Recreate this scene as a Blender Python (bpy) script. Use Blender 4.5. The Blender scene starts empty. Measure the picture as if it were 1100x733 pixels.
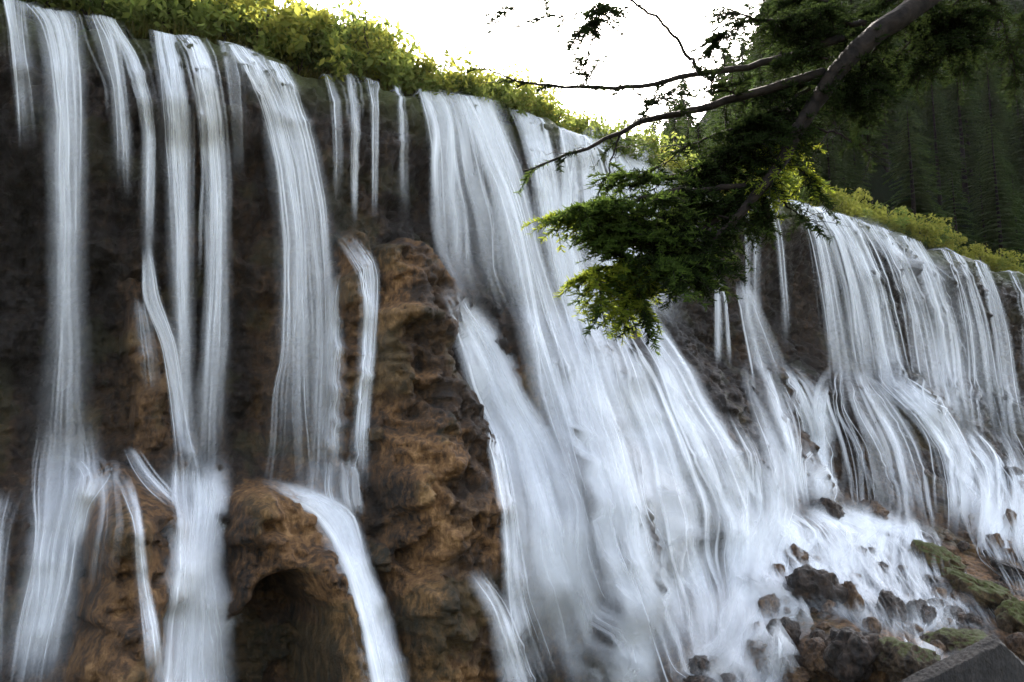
import bpy, math, random
import numpy as np
from mathutils import Vector
random.seed(7); rng = np.random.default_rng(11)
C = bpy.context.scene.collection; SC = bpy.context.scene
# ---------------------------------------------------------------- camera, sky, sun, exposure
F = 856.0; PITCH = math.radians(7.55)
cam = bpy.data.cameras.new('camera'); co = bpy.data.objects.new('camera', cam); C.objects.link(co)
cam.sensor_width = 36; cam.lens = 36 * F / 1100; cam.clip_end = 6000; cam.clip_start = .1
co.location = (0, 0, 0); co.rotation_euler = (math.pi / 2 + PITCH, 0, 0); SC.camera = co
SUN_EL = math.radians(40); SUN_AZ = math.radians(6)      # azimuth measured from +Y towards +X
W = bpy.data.worlds.new('World'); SC.world = W; W.use_nodes = True
nt = W.node_tree; bg = nt.nodes['Background']
sky = nt.nodes.new('ShaderNodeTexSky'); sky.sky_type = 'NISHITA'; sky.sun_disc = False
sky.sun_elevation = SUN_EL; sky.sun_rotation = SUN_AZ; sky.dust_density = 4.0; sky.air_density = 1.2; sky.ozone_density = 1.0
hsv = nt.nodes.new('ShaderNodeHueSaturation'); hsv.inputs['Saturation'].default_value = .6      # thin white overcast
nt.links.new(sky.outputs[0], hsv.inputs['Color']); nt.links.new(hsv.outputs[0], bg.inputs[0]); bg.inputs[1].default_value = .15
sl = bpy.data.lights.new('sun', 'SUN'); sl.energy = 3.6; sl.angle = math.radians(.6); sl.color = (1, .93, .82)
so = bpy.data.objects.new('sun', sl); C.objects.link(so)
sd = Vector((math.sin(SUN_AZ) * math.cos(SUN_EL), math.cos(SUN_AZ) * math.cos(SUN_EL), math.sin(SUN_EL)))
so.rotation_euler = sd.to_track_quat('Z', 'Y').to_euler(); so.location = sd * 200
vs = SC.view_settings; vs.view_transform = 'Standard'; vs.look = 'None'; vs.gamma = 1; vs.use_curve_mapping = False
vs.exposure = 2.5
SC.cycles.transparent_max_bounces = 48; SC.cycles.max_bounces = 6; SC.cycles.diffuse_bounces = 3
SC.cycles.transmission_bounces = 3; SC.cycles.glossy_bounces = 2

# ---------------------------------------------------------------- helpers
def ray(u, v):
    u = np.asarray(u, float); v = np.asarray(v, float)
    cx = (u - 550) / F; cy = (366.5 - v) / F
    cp, sp = math.cos(PITCH), math.sin(PITCH)
    return cx, cp - cy * sp, sp + cy * cp           # direction with unit view depth
def at(u, v, depth):
    a, b, c = ray(u, v); return np.array([a * depth, b * depth, c * depth])
LAT = rng.random((64, 64, 64)).astype(np.float32)
def vn(x, y, z=0.0):
    x, y, z = np.broadcast_arrays(np.asarray(x, float), np.asarray(y, float), np.asarray(z, float))
    xi = np.floor(x).astype(int); yi = np.floor(y).astype(int); zi = np.floor(z).astype(int)
    fx, fy, fz = x - xi, y - yi, z - zi
    fx = fx * fx * (3 - 2 * fx); fy = fy * fy * (3 - 2 * fy); fz = fz * fz * (3 - 2 * fz)
    def L(a, b, c): return LAT[(xi + a) % 64, (yi + b) % 64, (zi + c) % 64]
    r = 0
    for a in (0, 1):
        for b in (0, 1):
            for c in (0, 1):
                r = r + L(a, b, c) * (fx if a else 1 - fx) * (fy if b else 1 - fy) * (fz if c else 1 - fz)
    return r * 2 - 1
def fbm(x, y, z=0.0, o=4):
    r = 0; a = 1.0
    for i in range(o):
        r = r + a * vn(x * 2 ** i + 7.3 * i, y * 2 ** i + 3.1 * i, z * 2 ** i + 1.7 * i); a *= .5
    return r
def sstep(a, b, x):
    t = np.clip((x - a) / (b - a), 0, 1); return t * t * (3 - 2 * t)
def mesh(name, V, Fc, mat, parent=None, smooth=True, uv=None, attrs=None):
    V = np.asarray(V, np.float32).reshape(-1, 3); Fc = np.asarray(Fc, np.int32)
    k = Fc.shape[1]; me = bpy.data.meshes.new(name)
    me.vertices.add(len(V)); me.vertices.foreach_set('co', V.ravel())
    me.loops.add(Fc.size); me.loops.foreach_set('vertex_index', Fc.ravel())
    me.polygons.add(len(Fc)); me.polygons.foreach_set('loop_start', np.arange(0, Fc.size, k, dtype=np.int32))
    me.polygons.foreach_set('use_smooth', np.full(len(Fc), smooth))
    me.update(calc_edges=True)
    if uv is not None:
        l = me.uv_layers.new(name='UVMap'); l.data.foreach_set('uv', np.asarray(uv, np.float32)[Fc.ravel()].ravel())
    for nme, arr in (attrs or {}).items():
        a = me.attributes.new(nme, 'FLOAT', 'POINT'); a.data.foreach_set('value', np.asarray(arr, np.float32))
    me.materials.append(mat)
    o = bpy.data.objects.new(name, me); C.objects.link(o)
    if parent: o.parent = parent
    return o
def tag(o, label=None, cat=None, group=None, kind=None):
    if label: o['label'] = label
    if cat: o['category'] = cat
    if group: o['group'] = group
    if kind: o['kind'] = kind
    return o
def empty(name, loc):
    o = bpy.data.objects.new(name, None); C.objects.link(o); o.location = loc; o.empty_display_size = .3; return o
def copy_tree(o, parent=None):
    c = o.copy(); C.objects.link(c)
    if parent: c.parent = parent
    for ch in list(o.children): copy_tree(ch, c)
    return c

# ---------------------------------------------------------------- materials
def newmat(name):
    m = bpy.data.materials.new(name); m.use_nodes = True; t = m.node_tree
    for n in list(t.nodes): t.nodes.remove(n)
    out = t.nodes.new('ShaderNodeOutputMaterial')
    def N(ty, **kw):
        n = t.nodes.new(ty)
        for k, v in kw.items():
            if isinstance(k, str) and hasattr(n, k): setattr(n, k, v)
        return n
    return m, t, out, N
def rock_mat(name, cols, wet=(.03, .026, .022), moss=0.0, rough=.62, scale=1.0, dryattr=True):
    m, t, out, N = newmat(name); L = t.links.new
    tc = N('ShaderNodeTexCoord'); src = tc.outputs['Object']
    n1 = N('ShaderNodeTexNoise'); n1.inputs['Scale'].default_value = .55 * scale; n1.inputs['Detail'].default_value = 7; n1.inputs['Roughness'].default_value = .65
    n2 = N('ShaderNodeTexNoise'); n2.inputs['Scale'].default_value = 4.5 * scale; n2.inputs['Detail'].default_value = 8; n2.inputs['Roughness'].default_value = .7
    n3 = N('ShaderNodeTexVoronoi'); n3.inputs['Scale'].default_value = 2.6 * scale
    mp = N('ShaderNodeMapping'); mp.inputs['Scale'].default_value = (1, 1, .55); L(src, mp.inputs[0])
    for n in (n1, n2, n3): L(mp.outputs[0], n.inputs['Vector'])
    r = N('ShaderNodeValToRGB'); r.color_ramp.interpolation = 'EASE'
    e = r.color_ramp.elements; e[0].position = .3; e[0].color = (*cols[0], 1); e[1].position = .72; e[1].color = (*cols[-1], 1)
    for i, c in enumerate(cols[1:-1]):
        x = e.new(.3 + .42 * (i + 1) / (len(cols) - 1)); x.color = (*c, 1)
    ad = N('ShaderNodeMath', operation='ADD'); mu = N('ShaderNodeMath', operation='MULTIPLY_ADD')
    L(n2.outputs[0], mu.inputs[0]); mu.inputs[1].default_value = .95; mu.inputs[2].default_value = -.475
    L(n1.outputs[0], ad.inputs[0]); L(mu.outputs[0], ad.inputs[1]); L(ad.outputs[0], r.inputs[0])
    col = r.outputs[0]
    if dryattr:
        at_ = N('ShaderNodeAttribute', attribute_name='dry')
        ma = N('ShaderNodeMath', operation='MULTIPLY_ADD'); L(n2.outputs[0], ma.inputs[0]); ma.inputs[1].default_value = .5; ma.inputs[2].default_value = -.25
        a2 = N('ShaderNodeMath', operation='ADD', use_clamp=True); L(at_.outputs['Fac'], a2.inputs[0]); L(ma.outputs[0], a2.inputs[1])
        mx = N('ShaderNodeMix', data_type='RGBA'); L(a2.outputs[0], mx.inputs[0]); mx.inputs[6].default_value = (*wet, 1); L(col, mx.inputs[7]); col = mx.outputs[2]
        rr_ = N('ShaderNodeMapRange'); L(a2.outputs[0], rr_.inputs[0]); rr_.inputs[3].default_value = .42; rr_.inputs[4].default_value = .75
        am = N('ShaderNodeAttribute', attribute_name='moss')
        mx2 = N('ShaderNodeMix', data_type='RGBA')
        ms = N('ShaderNodeMath', operation='MULTIPLY', use_clamp=True); L(am.outputs['Fac'], ms.inputs[0]); L(n1.outputs[0], ms.inputs[1])
        L(ms.outputs[0], mx2.inputs[0]); L(col, mx2.inputs[6]); mx2.inputs[7].default_value = (.075, .085, .02, 1); col = mx2.outputs[2]
    if moss:
        g = N('ShaderNodeNewGeometry'); sx = N('ShaderNodeSeparateXYZ'); L(g.outputs['Normal'], sx.inputs[0])
        a = N('ShaderNodeMath', operation='ADD'); L(sx.outputs[2], a.inputs[0]); L(n1.outputs[0], a.inputs[1])
        mr = N('ShaderNodeMapRange'); L(a.outputs[0], mr.inputs[0]); mr.inputs[1].default_value = 1.25 - moss; mr.inputs[2].default_value = 1.55 - moss
        mx3 = N('ShaderNodeMix', data_type='RGBA'); L(mr.outputs[0], mx3.inputs[0]); L(col, mx3.inputs[6])
        r2 = N('ShaderNodeValToRGB'); L(n2.outputs[0], r2.inputs[0]); r2.color_ramp.elements[0].position = .35; r2.color_ramp.elements[1].position = .65
        r2.color_ramp.elements[0].color = (.05, .036, .01, 1); r2.color_ramp.elements[1].color = (.065, .085, .014, 1)
        L(r2.outputs[0], mx3.inputs[7]); col = mx3.outputs[2]
    b = N('ShaderNodeBsdfPrincipled'); L(col, b.inputs['Base Color']); b.inputs['Roughness'].default_value = rough
    if dryattr: L(rr_.outputs[0], b.inputs['Roughness'])
    b.inputs['Specular IOR Level'].default_value = .35 if rough < .9 else 0.0
    bp = N('ShaderNodeBump'); bp.inputs['Strength'].default_value = 1.0; bp.inputs['Distance'].default_value = .3 / scale ** .5
    sm = N('ShaderNodeMath', operation='MULTIPLY_ADD'); L(n3.outputs['Distance'], sm.inputs[0]); sm.inputs[1].default_value = .5; L(n2.outputs[0], sm.inputs[2])
    L(sm.outputs[0], bp.inputs['Height']); L(bp.outputs[0], b.inputs['Normal'])
    L(b.outputs[0], out.inputs[0]); return m
M = {}
M['cliff'] = rock_mat('travertine', [(.016, .011, .007), (.085, .043, .017), (.2, .1, .036), (.36, .2, .082)], wet=(.013, .0085, .0055))
M['boulder'] = rock_mat('wet_boulder', [(.01, .008, .006), (.03, .02, .014), (.08, .05, .032)], scale=2.2, dryattr=False, rough=.4)
M['brownrock'] = rock_mat('brown_boulder', [(.02, .013, .009), (.075, .042, .022), (.17, .1, .05)], scale=2.2, dryattr=False, rough=.55)
M['mossrock'] = rock_mat('mossy_boulder', [(.02, .014, .01), (.06, .038, .02), (.12, .075, .04)], scale=2.2, dryattr=False, moss=.3, rough=.7)
M['mossbank'] = rock_mat('moss_bank', [(.04, .028, .014), (.1, .065, .028), (.17, .11, .05)], scale=2.2, dryattr=False, moss=.5, rough=.85)
M['slab'] = rock_mat('dark_slab', [(.01, .008, .007), (.022, .018, .015), (.045, .036, .03)], scale=3, dryattr=False, rough=.5)
M['soil'] = rock_mat('soil', [(.03, .03, .012), (.06, .055, .02), (.09, .08, .03)], dryattr=False, rough=.95)
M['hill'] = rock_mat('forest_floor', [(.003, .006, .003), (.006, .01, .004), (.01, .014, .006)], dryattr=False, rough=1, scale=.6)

def water_mat():
    m, t, out, N = newmat('falling_water'); L = t.links.new
    uv = N('ShaderNodeUVMap'); sx = N('ShaderNodeSeparateXYZ'); L(uv.outputs[0], sx.inputs[0])
    def mth(op, a, b=None, c=None, cl=False):
        n = N('ShaderNodeMath', operation=op); n.use_clamp = cl
        for i, q in enumerate((a, b, c)):
            if q is None: continue
            if isinstance(q, (int, float)): n.inputs[i].default_value = q
            else: L(q, n.inputs[i])
        return n.outputs[0]
    fr = mth('FRACT', sx.outputs[0]); d = mth('MULTIPLY_ADD', fr, 2.0, -1.0)
    prof = mth('SUBTRACT', 1.0, mth('MULTIPLY', d, d), cl=True); prof = mth('POWER', prof, 1.5)
    cmb = N('ShaderNodeCombineXYZ'); L(mth('MULTIPLY', sx.outputs[0], 5.0), cmb.inputs[0]); L(mth('MULTIPLY', sx.outputs[1], .35), cmb.inputs[1])
    nz = N('ShaderNodeTexNoise'); nz.inputs['Scale'].default_value = 1.0; nz.inputs['Detail'].default_value = 2; L(cmb.outputs[0], nz.inputs['Vector'])
    st = N('ShaderNodeMapRange'); L(nz.outputs[0], st.inputs[0]); st.inputs[1].default_value = .3; st.inputs[2].default_value = .7; st.inputs[3].default_value = .62; st.inputs[4].default_value = 1.0
    a = N('ShaderNodeAttribute', attribute_name='cover')
    al = mth('MULTIPLY', mth('MULTIPLY', prof, st.outputs[0]), a.outputs['Fac'], cl=True)
    df = N('ShaderNodeBsdfDiffuse'); df.inputs[0].default_value = (.92, .93, .94, 1)
    tl = N('ShaderNodeBsdfTranslucent'); tl.inputs[0].default_value = (.92, .93, .94, 1)
    mx = N('ShaderNodeMixShader'); mx.inputs[0].default_value = .35; L(df.outputs[0], mx.inputs[1]); L(tl.outputs[0], mx.inputs[2])
    tr = N('ShaderNodeBsdfTransparent'); m2 = N('ShaderNodeMixShader'); L(al, m2.inputs[0]); L(tr.outputs[0], m2.inputs[1]); L(mx.outputs[0], m2.inputs[2])
    L(m2.outputs[0], out.inputs[0]); return m
M['water'] = water_mat()
def leaf_mat(name, c1, c2, tr=.5):
    m, t, out, N = newmat(name); L = t.links.new
    g = N('ShaderNodeNewGeometry'); oi = N('ShaderNodeObjectInfo')
    a = N('ShaderNodeMath', operation='MULTIPLY_ADD'); L(g.outputs['Random Per Island'], a.inputs[0]); a.inputs[1].default_value = .65
    b = N('ShaderNodeMath', operation='MULTIPLY'); L(oi.outputs['Random'], b.inputs[0]); b.inputs[1].default_value = .35; L(b.outputs[0], a.inputs[2])
    mx = N('ShaderNodeMix', data_type='RGBA'); L(a.outputs[0], mx.inputs[0]); mx.inputs[6].default_value = (*c1, 1); mx.inputs[7].default_value = (*c2, 1)
    df = N('ShaderNodeBsdfDiffuse'); L(mx.outputs[2], df.inputs[0]); tl = N('ShaderNodeBsdfTranslucent')
    hs = N('ShaderNodeHueSaturation'); hs.inputs['Hue'].default_value = .485; hs.inputs['Value'].default_value = 1.25; L(mx.outputs[2], hs.inputs['Color']); L(hs.outputs[0], tl.inputs[0])
    s = N('ShaderNodeMixShader'); s.inputs[0].default_value = tr; L(df.outputs[0], s.inputs[1]); L(tl.outputs[0], s.inputs[2]); L(s.outputs[0], out.inputs[0]); return m
M['leaf_a'] = leaf_mat('shrub_leaf_green', (.07, .11, .022), (.2, .23, .05), .62)
M['leaf_b'] = leaf_mat('shrub_leaf_yellow', (.1, .12, .02), (.26, .26, .045), .62)
M['leaf_c'] = leaf_mat('shrub_leaf_dark', (.035, .06, .014), (.1, .13, .03), .55)
M['needle'] = leaf_mat('needle_dark', (.013, .027, .007), (.038, .064, .014), .35)
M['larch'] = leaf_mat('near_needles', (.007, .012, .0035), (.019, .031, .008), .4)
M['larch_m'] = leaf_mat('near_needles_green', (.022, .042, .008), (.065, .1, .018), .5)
M['larch_y'] = leaf_mat('near_needles_sunpaint', (.07, .11, .012), (.19, .21, .02), .55)  # brighter yellow copy of the needles, sunlight painted into the colour
M['grass'] = leaf_mat('bank_grass', (.06, .07, .015), (.15, .14, .03))
def bark_mat(name, c1, c2):
    m, t, out, N = newmat(name); L = t.links.new
    tc = N('ShaderNodeTexCoord'); n = N('ShaderNodeTexNoise'); n.inputs['Scale'].default_value = 9; n.inputs['Detail'].default_value = 6; L(tc.outputs['Object'], n.inputs['Vector'])
    r = N('ShaderNodeValToRGB'); r.color_ramp.elements[0].position = .35; r.color_ramp.elements[1].position = .7
    r.color_ramp.elements[0].color = (*c1, 1); r.color_ramp.elements[1].color = (*c2, 1); L(n.outputs[0], r.inputs[0])
    b = N('ShaderNodeBsdfPrincipled'); b.inputs['Roughness'].default_value = .9; b.inputs['Specular IOR Level'].default_value = .1; L(r.outputs[0], b.inputs['Base Color'])
    bp = N('ShaderNodeBump'); bp.inputs['Distance'].default_value = .03; L(n.outputs[0], bp.inputs['Height']); L(bp.outputs[0], b.inputs['Normal']); L(b.outputs[0], out.inputs[0]); return m
M['bark'] = bark_mat('dark_bark', (.006, .005, .004), (.022, .016, .012))
M['twig'] = bark_mat('twig_bark', (.03, .022, .016), (.08, .06, .045))

# ---------------------------------------------------------------- the wall as a relief: n = outward distance over (s along the rim, z)
H = 14.0
RIM = [(-60, -42), (-10, -12), (40, 8), (110, 18), (190, 38), (250, 48), (300, 68), (355, 80), (405, 86), (430, 91), (460, 96), (520, 106),
       (560, 119), (605, 138), (650, 158), (700, 184), (760, 200), (800, 208), (840, 211), (880, 223), (930, 239), (980, 256), (1020, 270), (1050, 281), (1090, 292), (1140, 308)]
ru = np.array([p[0] for p in RIM], float); rv = np.array([p[1] for p in RIM], float)
a, b, c = ray(ru, rv); rx = a / c * H; ry = b / c * H
pf = np.polyfit(rx, ry, 3); pd = np.polyder(pf)
X0, X1 = rx.min(), rx.max()
xs = np.linspace(-48, 85, 4000)
def rimy(x):
    xc = np.clip(x, X0, X1); return np.polyval(pf, xc) + np.polyval(pd, xc) * (x - xc)
cy_ = rimy(xs); tx = np.gradient(xs); ty = np.gradient(cy_); tl_ = np.hypot(tx, ty); tx /= tl_; ty /= tl_
S = np.cumsum(np.hypot(np.diff(xs, prepend=xs[0]), np.diff(cy_, prepend=cy_[0]))); S -= np.interp(0, xs, S)
NX, NY = ty, -tx
def world(s, n, z):
    s = np.asarray(s, float)
    return np.stack(np.broadcast_arrays(np.interp(s, S, xs) + n * np.interp(s, S, NX), np.interp(s, S, cy_) + n * np.interp(s, S, NY), z), -1)
def pix(u, v, n, s=None, it=7):
    """pixel + outward distance -> (s, z)"""
    a, b, c = ray(u, v); k = a / b
    u = np.asarray(u, float); n = np.asarray(n, float)
    if s is None: s = np.interp(k, xs / cy_, S) + 0 * n
    for _ in range(it):
        def f(q): 
            return (np.interp(q, S, xs) + n * np.interp(q, S, NX)) - k * (np.interp(q, S, cy_) + n * np.interp(q, S, NY))
        f0 = f(s); s = s - f0 / np.maximum((f(s + .05) - f0) / .05, .05)
    yy = np.interp(s, S, cy_) + n * np.interp(s, S, NY)
    return s, c / b * yy
rs, rz = pix(ru, rv, 0 * ru)
def rimz(s): return np.interp(s, rs, rz) + .22 * fbm(np.asarray(s) * .55, 0 * np.asarray(s), 29, 3)
CP = []
for u in (-90, 60, 150, 230, 310):
    dv = np.interp(u, ru, rv)
    CP += [(u, dv, 0), (u, dv + 60, .35), (u, 130, .3), (u, 210, -.9), (u, 350, -1.2), (u, 440, -.7), (u, 495, .4), (u, 560, 2.0), (u, 650, 3.0), (u, 733, 3.8), (u, 850, 5)]
CP += [(370, 82, 0), (370, 130, .2), (370, 200, -.8), (375, 250, -.5), (380, 320, .6), (380, 420, 1.1), (375, 520, 2.2), (400, 600, 3.0), (430, 733, 3.9), (430, 850, 4.6),
       (430, 91, 0), (430, 150, .1), (440, 230, -.9),
       (470, 97, 0), (480, 150, .2), (485, 220, -.8), (490, 280, 0), (520, 340, 1.4), (550, 450, 3.4), (560, 560, 4.3), (570, 650, 4.9), (590, 733, 5.5), (600, 850, 6.3),
       (560, 119, 0), (575, 170, .2), (580, 230, -.3), (600, 300, .8), (620, 400, 2.5), (650, 500, 5), (670, 600, 6.0), (690, 733, 7.4), (700, 830, 8.6),
       (650, 158, 0), (670, 220, .3), (680, 280, .2), (700, 350, 1.2), (740, 430, 3), (770, 500, 5), (790, 570, 6.0), (795, 650, 7.3), (780, 733, 9.0), (800, 800, 10.5),
       (760, 200, 0), (760, 250, 0), (760, 310, -1.2), (765, 370, -.6), (790, 405, 1),
       (840, 212, 0), (842, 260, 0), (845, 310, -1.2), (850, 370, -.7), (870, 410, 1), (890, 470, 2.8), (890, 530, 4), (870, 570, 6.0), (880, 640, 8.4), (900, 733, 11.5), (920, 800, 14),
       (930, 239, 0), (945, 290, .4), (955, 340, .3), (965, 390, 1), (990, 430, 2.5), (1015, 500, 4.5), (1005, 570, 6), (1010, 610, 8.0), (1000, 680, 11.5), (1020, 733, 14.5),
       (1020, 270, 0), (1035, 330, .5), (1055, 400, .8), (1065, 440, 1.4), (1085, 480, 3.2), (1090, 540, 6), (1095, 600, 9.0), (1110, 680, 12.5),
       (1090, 292, 0), (1100, 360, .3), (1120, 420, .8), (1140, 470, 3), (1160, 560, 8), (1180, 680, 14), (1250, 350, 0), (1250, 430, 1), (1260, 500, 5), (1270, 600, 12)]
CP = np.array(CP, float); cs, cz = pix(CP[:, 0], CP[:, 1], CP[:, 2]); ZS = 1.4
def tpsk(r2): return np.where(r2 > 1e-9, .5 * r2 * np.log(np.maximum(r2, 1e-9)), 0)
P2 = np.stack([cs, cz * ZS], 1); nP = len(P2)
A = np.zeros((nP + 3, nP + 3)); A[:nP, :nP] = tpsk(((P2[:, None] - P2[None]) ** 2).sum(-1)) + np.eye(nP) * .6
A[:nP, nP] = 1; A[:nP, nP + 1:] = P2; A[nP, :nP] = 1; A[nP + 1:, :nP] = P2.T
wt = np.linalg.solve(A, np.r_[CP[:, 2], 0, 0, 0])
SA, SB = S[0] + 6, np.interp(66, xs, S); ZB = -12.0
nS, nQ = 1250, 360
gs = np.linspace(SA, SB, nS)
# denser columns on the near (left) part
tt = np.linspace(0, 1, nS); gs = SA + (SB - SA) * (tt * .72 + .28 * tt ** 2.2)
gq = np.linspace(0, 1, nQ)
G_S = np.repeat(gs[:, None], nQ, 1); TOP = rimz(gs)[:, None]; G_Z = ZB + gq[None] * (TOP - ZB)
def base_n(s, z):
    sh = s.shape; q = np.stack([np.clip(s, cs.min() - 1, cs.max() + 1).ravel(), z.ravel() * ZS], 1); r = np.zeros(len(q))
    for i in range(0, len(q), 20000):
        k = q[i:i + 20000]; r[i:i + 20000] = tpsk(((k[:, None] - P2[None]) ** 2).sum(-1)) @ wt[:nP] + wt[nP] + k @ wt[nP + 1:]
    return r.reshape(sh)
D = np.clip(base_n(G_S, G_Z), -2.2, 24)
DRY_SHADE = np.zeros_like(D); OWN = np.zeros(D.shape, int)
hz = TOP - G_Z
def worley(x, y):
    xi = np.floor(x).astype(int); yi = np.floor(y).astype(int); best = np.full(x.shape, 9.0); hid = np.zeros(x.shape)
    for dx in (-1, 0, 1):
        for dy in (-1, 0, 1):
            a_, b_ = xi + dx, yi + dy; d_ = np.hypot(a_ + .15 + .7 * LAT[a_ % 64, b_ % 64, 3] - x, b_ + .15 + .7 * LAT[a_ % 64, b_ % 64, 9] - y); k_ = d_ < best
            best = np.where(k_, d_, best); hid = np.where(k_, LAT[a_ % 64, b_ % 64, 21], hid)
    return best, hid
def blur(a, k, ax):
    if k < 1: return a
    pad = [(0, 0), (0, 0)]; pad[ax] = (k, k); p = np.pad(a, pad, 'edge'); cs_ = np.cumsum(p, ax); z = np.zeros_like(np.take(cs_, [0], ax))
    cs_ = np.concatenate([z, cs_], ax); w = 2 * k + 1
    return (np.take(cs_, range(w, cs_.shape[ax]), ax) - np.take(cs_, range(0, cs_.shape[ax] - w), ax)) / w
# drapery lumps of the tufa and general roughness
wx = fbm(G_S * .5, G_Z * .35, 3.0, 3)
app = sstep(4, 9, D)
D += .75 * fbm(G_S * .32, G_Z * .3, 3.0, 3) * sstep(0, 2.5, hz) * sstep(13, 6, D + 4 * (G_S > 5)) + .3 * wx * sstep(0, 2.0, hz) + .55 * fbm(gs * .5, 0 * gs, 13, 3)[:, None] * sstep(5, .5, hz) + .2 * fbm(G_S * 1.5, G_Z * 2.4, 15, 4) * sstep(0, .4, hz) + .12 * fbm(G_S * 4, G_Z * 3, 16, 3) * sstep(0, .3, hz) * sstep(8, 4, D)
f1w, hw = worley(G_S * .75 + .5 * wx, G_Z * .42 + .4 * wx); D += .55 * (np.sqrt(np.clip(1 - (f1w / .75) ** 2, 0, 1)) - .5) * sstep(.3, 2.5, hz) * sstep(9, 5, D)
D += .3 * (1 - np.abs(vn(G_S * 1.1 + .6 * wx, G_Z * .33, 9))) * sstep(7, 0, hz) - .1
MOUNDS = {
 1: dict(rows=[(258, 423, 430, .2, .2), (270, 404, 456, .2, 1.3), (310, 396, 480, .5, 2.1), (345, 395, 478, .8, 2.3), (385, 400, 474, 1.2, 2.0), (420, 398, 494, 1.5, 2.3), (450, 395, 510, 2.0, 2.3),
        (500, 394, 524, 2.6, 2.4), (560, 394, 532, 3.2, 2.6), (620, 398, 535, 3.2, 2.6), (680, 414, 538, 3.5, 2.6), (733, 436, 550, 3.8, 2.6), (830, 470, 590, 4.5, 2.6)], dry=1.0),
 2: dict(rows=[(497, 108, 130, 0.6, .5), (515, 92, 156, .9, 1.6), (550, 80, 190, 1.4, 3.0), (600, 74, 194, 2.0, 3.4), (660, 66, 186, 2.5, 3.5), (733, 55, 174, 3.0, 3.5), (830, 50, 180, 3.6, 3.0)], dry=.75),
 3: dict(rows=[(513, 260, 288, .9, .4), (530, 238, 318, 1.2, 1.9), (570, 227, 352, 1.8, 2.9), (620, 229, 374, 2.3, 3.3), (680, 240, 394, 2.8, 3.3), (733, 250, 408, 3.3, 3.3), (830, 262, 430, 4.0, 3.3)], dry=1.0),
 4: dict(rows=[(246, 356, 376, -.6, .3), (262, 350, 392, -.5, 1.1), (290, 352, 394, 0, 1.2), (330, 354, 396, .5, 1.2), (400, 352, 392, 1.0, .9), (470, 350, 390, 1.4, .7), (520, 350, 388, 1.9, .5)], dry=.6),
 5: dict(rows=[(300, 138, 160, -1.0, .3), (320, 132, 182, -1.0, .8), (370, 135, 190, -1.0, 1.0), (430, 140, 186, -.8, .8), (480, 140, 180, -.2, .3)], dry=.55),
 6: dict(rows=[(395, 612, 636, 2.4, .3), (430, 604, 650, 3.2, .9), (480, 610, 668, 4.4, 1.0), (540, 630, 690, 5.9, .9), (600, 655, 705, 7.3, .6)], dry=.15),
}
nz1 = fbm(G_S * .9, G_Z * .9, 21, 4); nz2 = fbm(G_S * 2.2 + 5, G_Z * 2.2, 33, 4)
for mid, md in MOUNDS.items():
    R = np.array(md['rows'], float)
    sL, zL = pix(R[:, 1], R[:, 0], R[:, 3]); sR, zR = pix(R[:, 2], R[:, 0], R[:, 3]); sM, zM = pix((R[:, 1] + R[:, 2]) / 2, R[:, 0], R[:, 3] + R[:, 4])
    zz = (zL + zR) / 2; o = np.argsort(zz)
    l = np.interp(G_Z, zz[o], sL[o]); r_ = np.interp(G_Z, zz[o], sR[o]); nb = np.interp(G_Z, zz[o], R[o, 3]); pr = np.interp(G_Z, zz[o], R[o, 4])
    wob = .12 * (r_ - l) * nz1
    t = ((G_S + wob - l) / (r_ - l)) * 2 - 1
    ok = (np.abs(t) < 1) & (G_Z < zz.max())
    q = np.sqrt(np.clip(1 - np.abs(t) ** 2.4, 0, 1))
    nm = nb + pr * q * (1 + .16 * nz1) + .22 * nz1 * q
    rough = .55 if md['dry'] > .5 else .25
    k1, g1 = worley(G_S * 1.0 + .3 * nz1 + 9 * mid, G_Z * .85 + .2 * nz2); k2, g2 = worley(G_S * 2.3 + .25 * nz2, G_Z * 2.0 + .25 * nz1 + 5 * mid)
    lump = .62 * (np.sqrt(np.clip(1 - (k1 / .72) ** 2, 0, 1)) * (.4 + .8 * g1) - .35) + .26 * (np.sqrt(np.clip(1 - (k2 / .7) ** 2, 0, 1)) * (.4 + .8 * g2) - .3)
    pit = sstep(.25, .5, vn(G_S * .95 + 3 * mid, G_Z * .8, 50)) * .75 + .35 * sstep(.3, .55, vn(G_S * 2.4, G_Z * 2.1, 61))
    nm = nm + rough * q ** .5 * (1.25 * lump - pit + .16 * nz2 + .12 * fbm(G_S * 5, G_Z * 5, 91, 3))
    up = ok & (nm > D)
    D = np.where(up, nm, D); OWN = np.where(ok & (nm >= D), mid, OWN); DRY_SHADE = np.where(up, md['dry'] * np.clip(.25 + q, 0, 1), DRY_SHADE)
# cave under mound 3
cvs, cvz = pix(np.array([246, 374, 310]), np.array([700, 700, 624]), np.array([6.0, 6.0, 5.6]))
tc_ = (G_S - (cvs[0] + cvs[1]) / 2) / ((cvs[1] - cvs[0]) / 2); top = cvz[2] - .9 * np.abs(tc_ - .15) ** 2 * 2 + .22 * nz1 + .2 * nz2 - .35 * (tc_ < -.3)
cave = (np.abs(tc_ + .1 * nz1) < 1) & (G_Z < top)
D = np.where(cave, D - 4.0 * sstep(0, .3, top - G_Z) * sstep(1.0, .75, np.abs(tc_ + .1 * nz1)), D)
DRY_SHADE = np.where(cave, DRY_SHADE * .35, DRY_SHADE)  # cave shade also painted into the rock colour, by lowering the dry value
cedge = blur(blur(cave.astype(float), 3, 0), 3, 1); Dsm = D.copy()
for _ in range(2): Dsm = blur(blur(Dsm, 2, 0), 2, 1)
D = np.where((cedge > .01) & (cedge < .99), Dsm, D)
D += (.13 * nz2 + .09 * fbm(G_S * 6, G_Z * 6, 71, 3)) * sstep(0, .6, hz)
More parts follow.
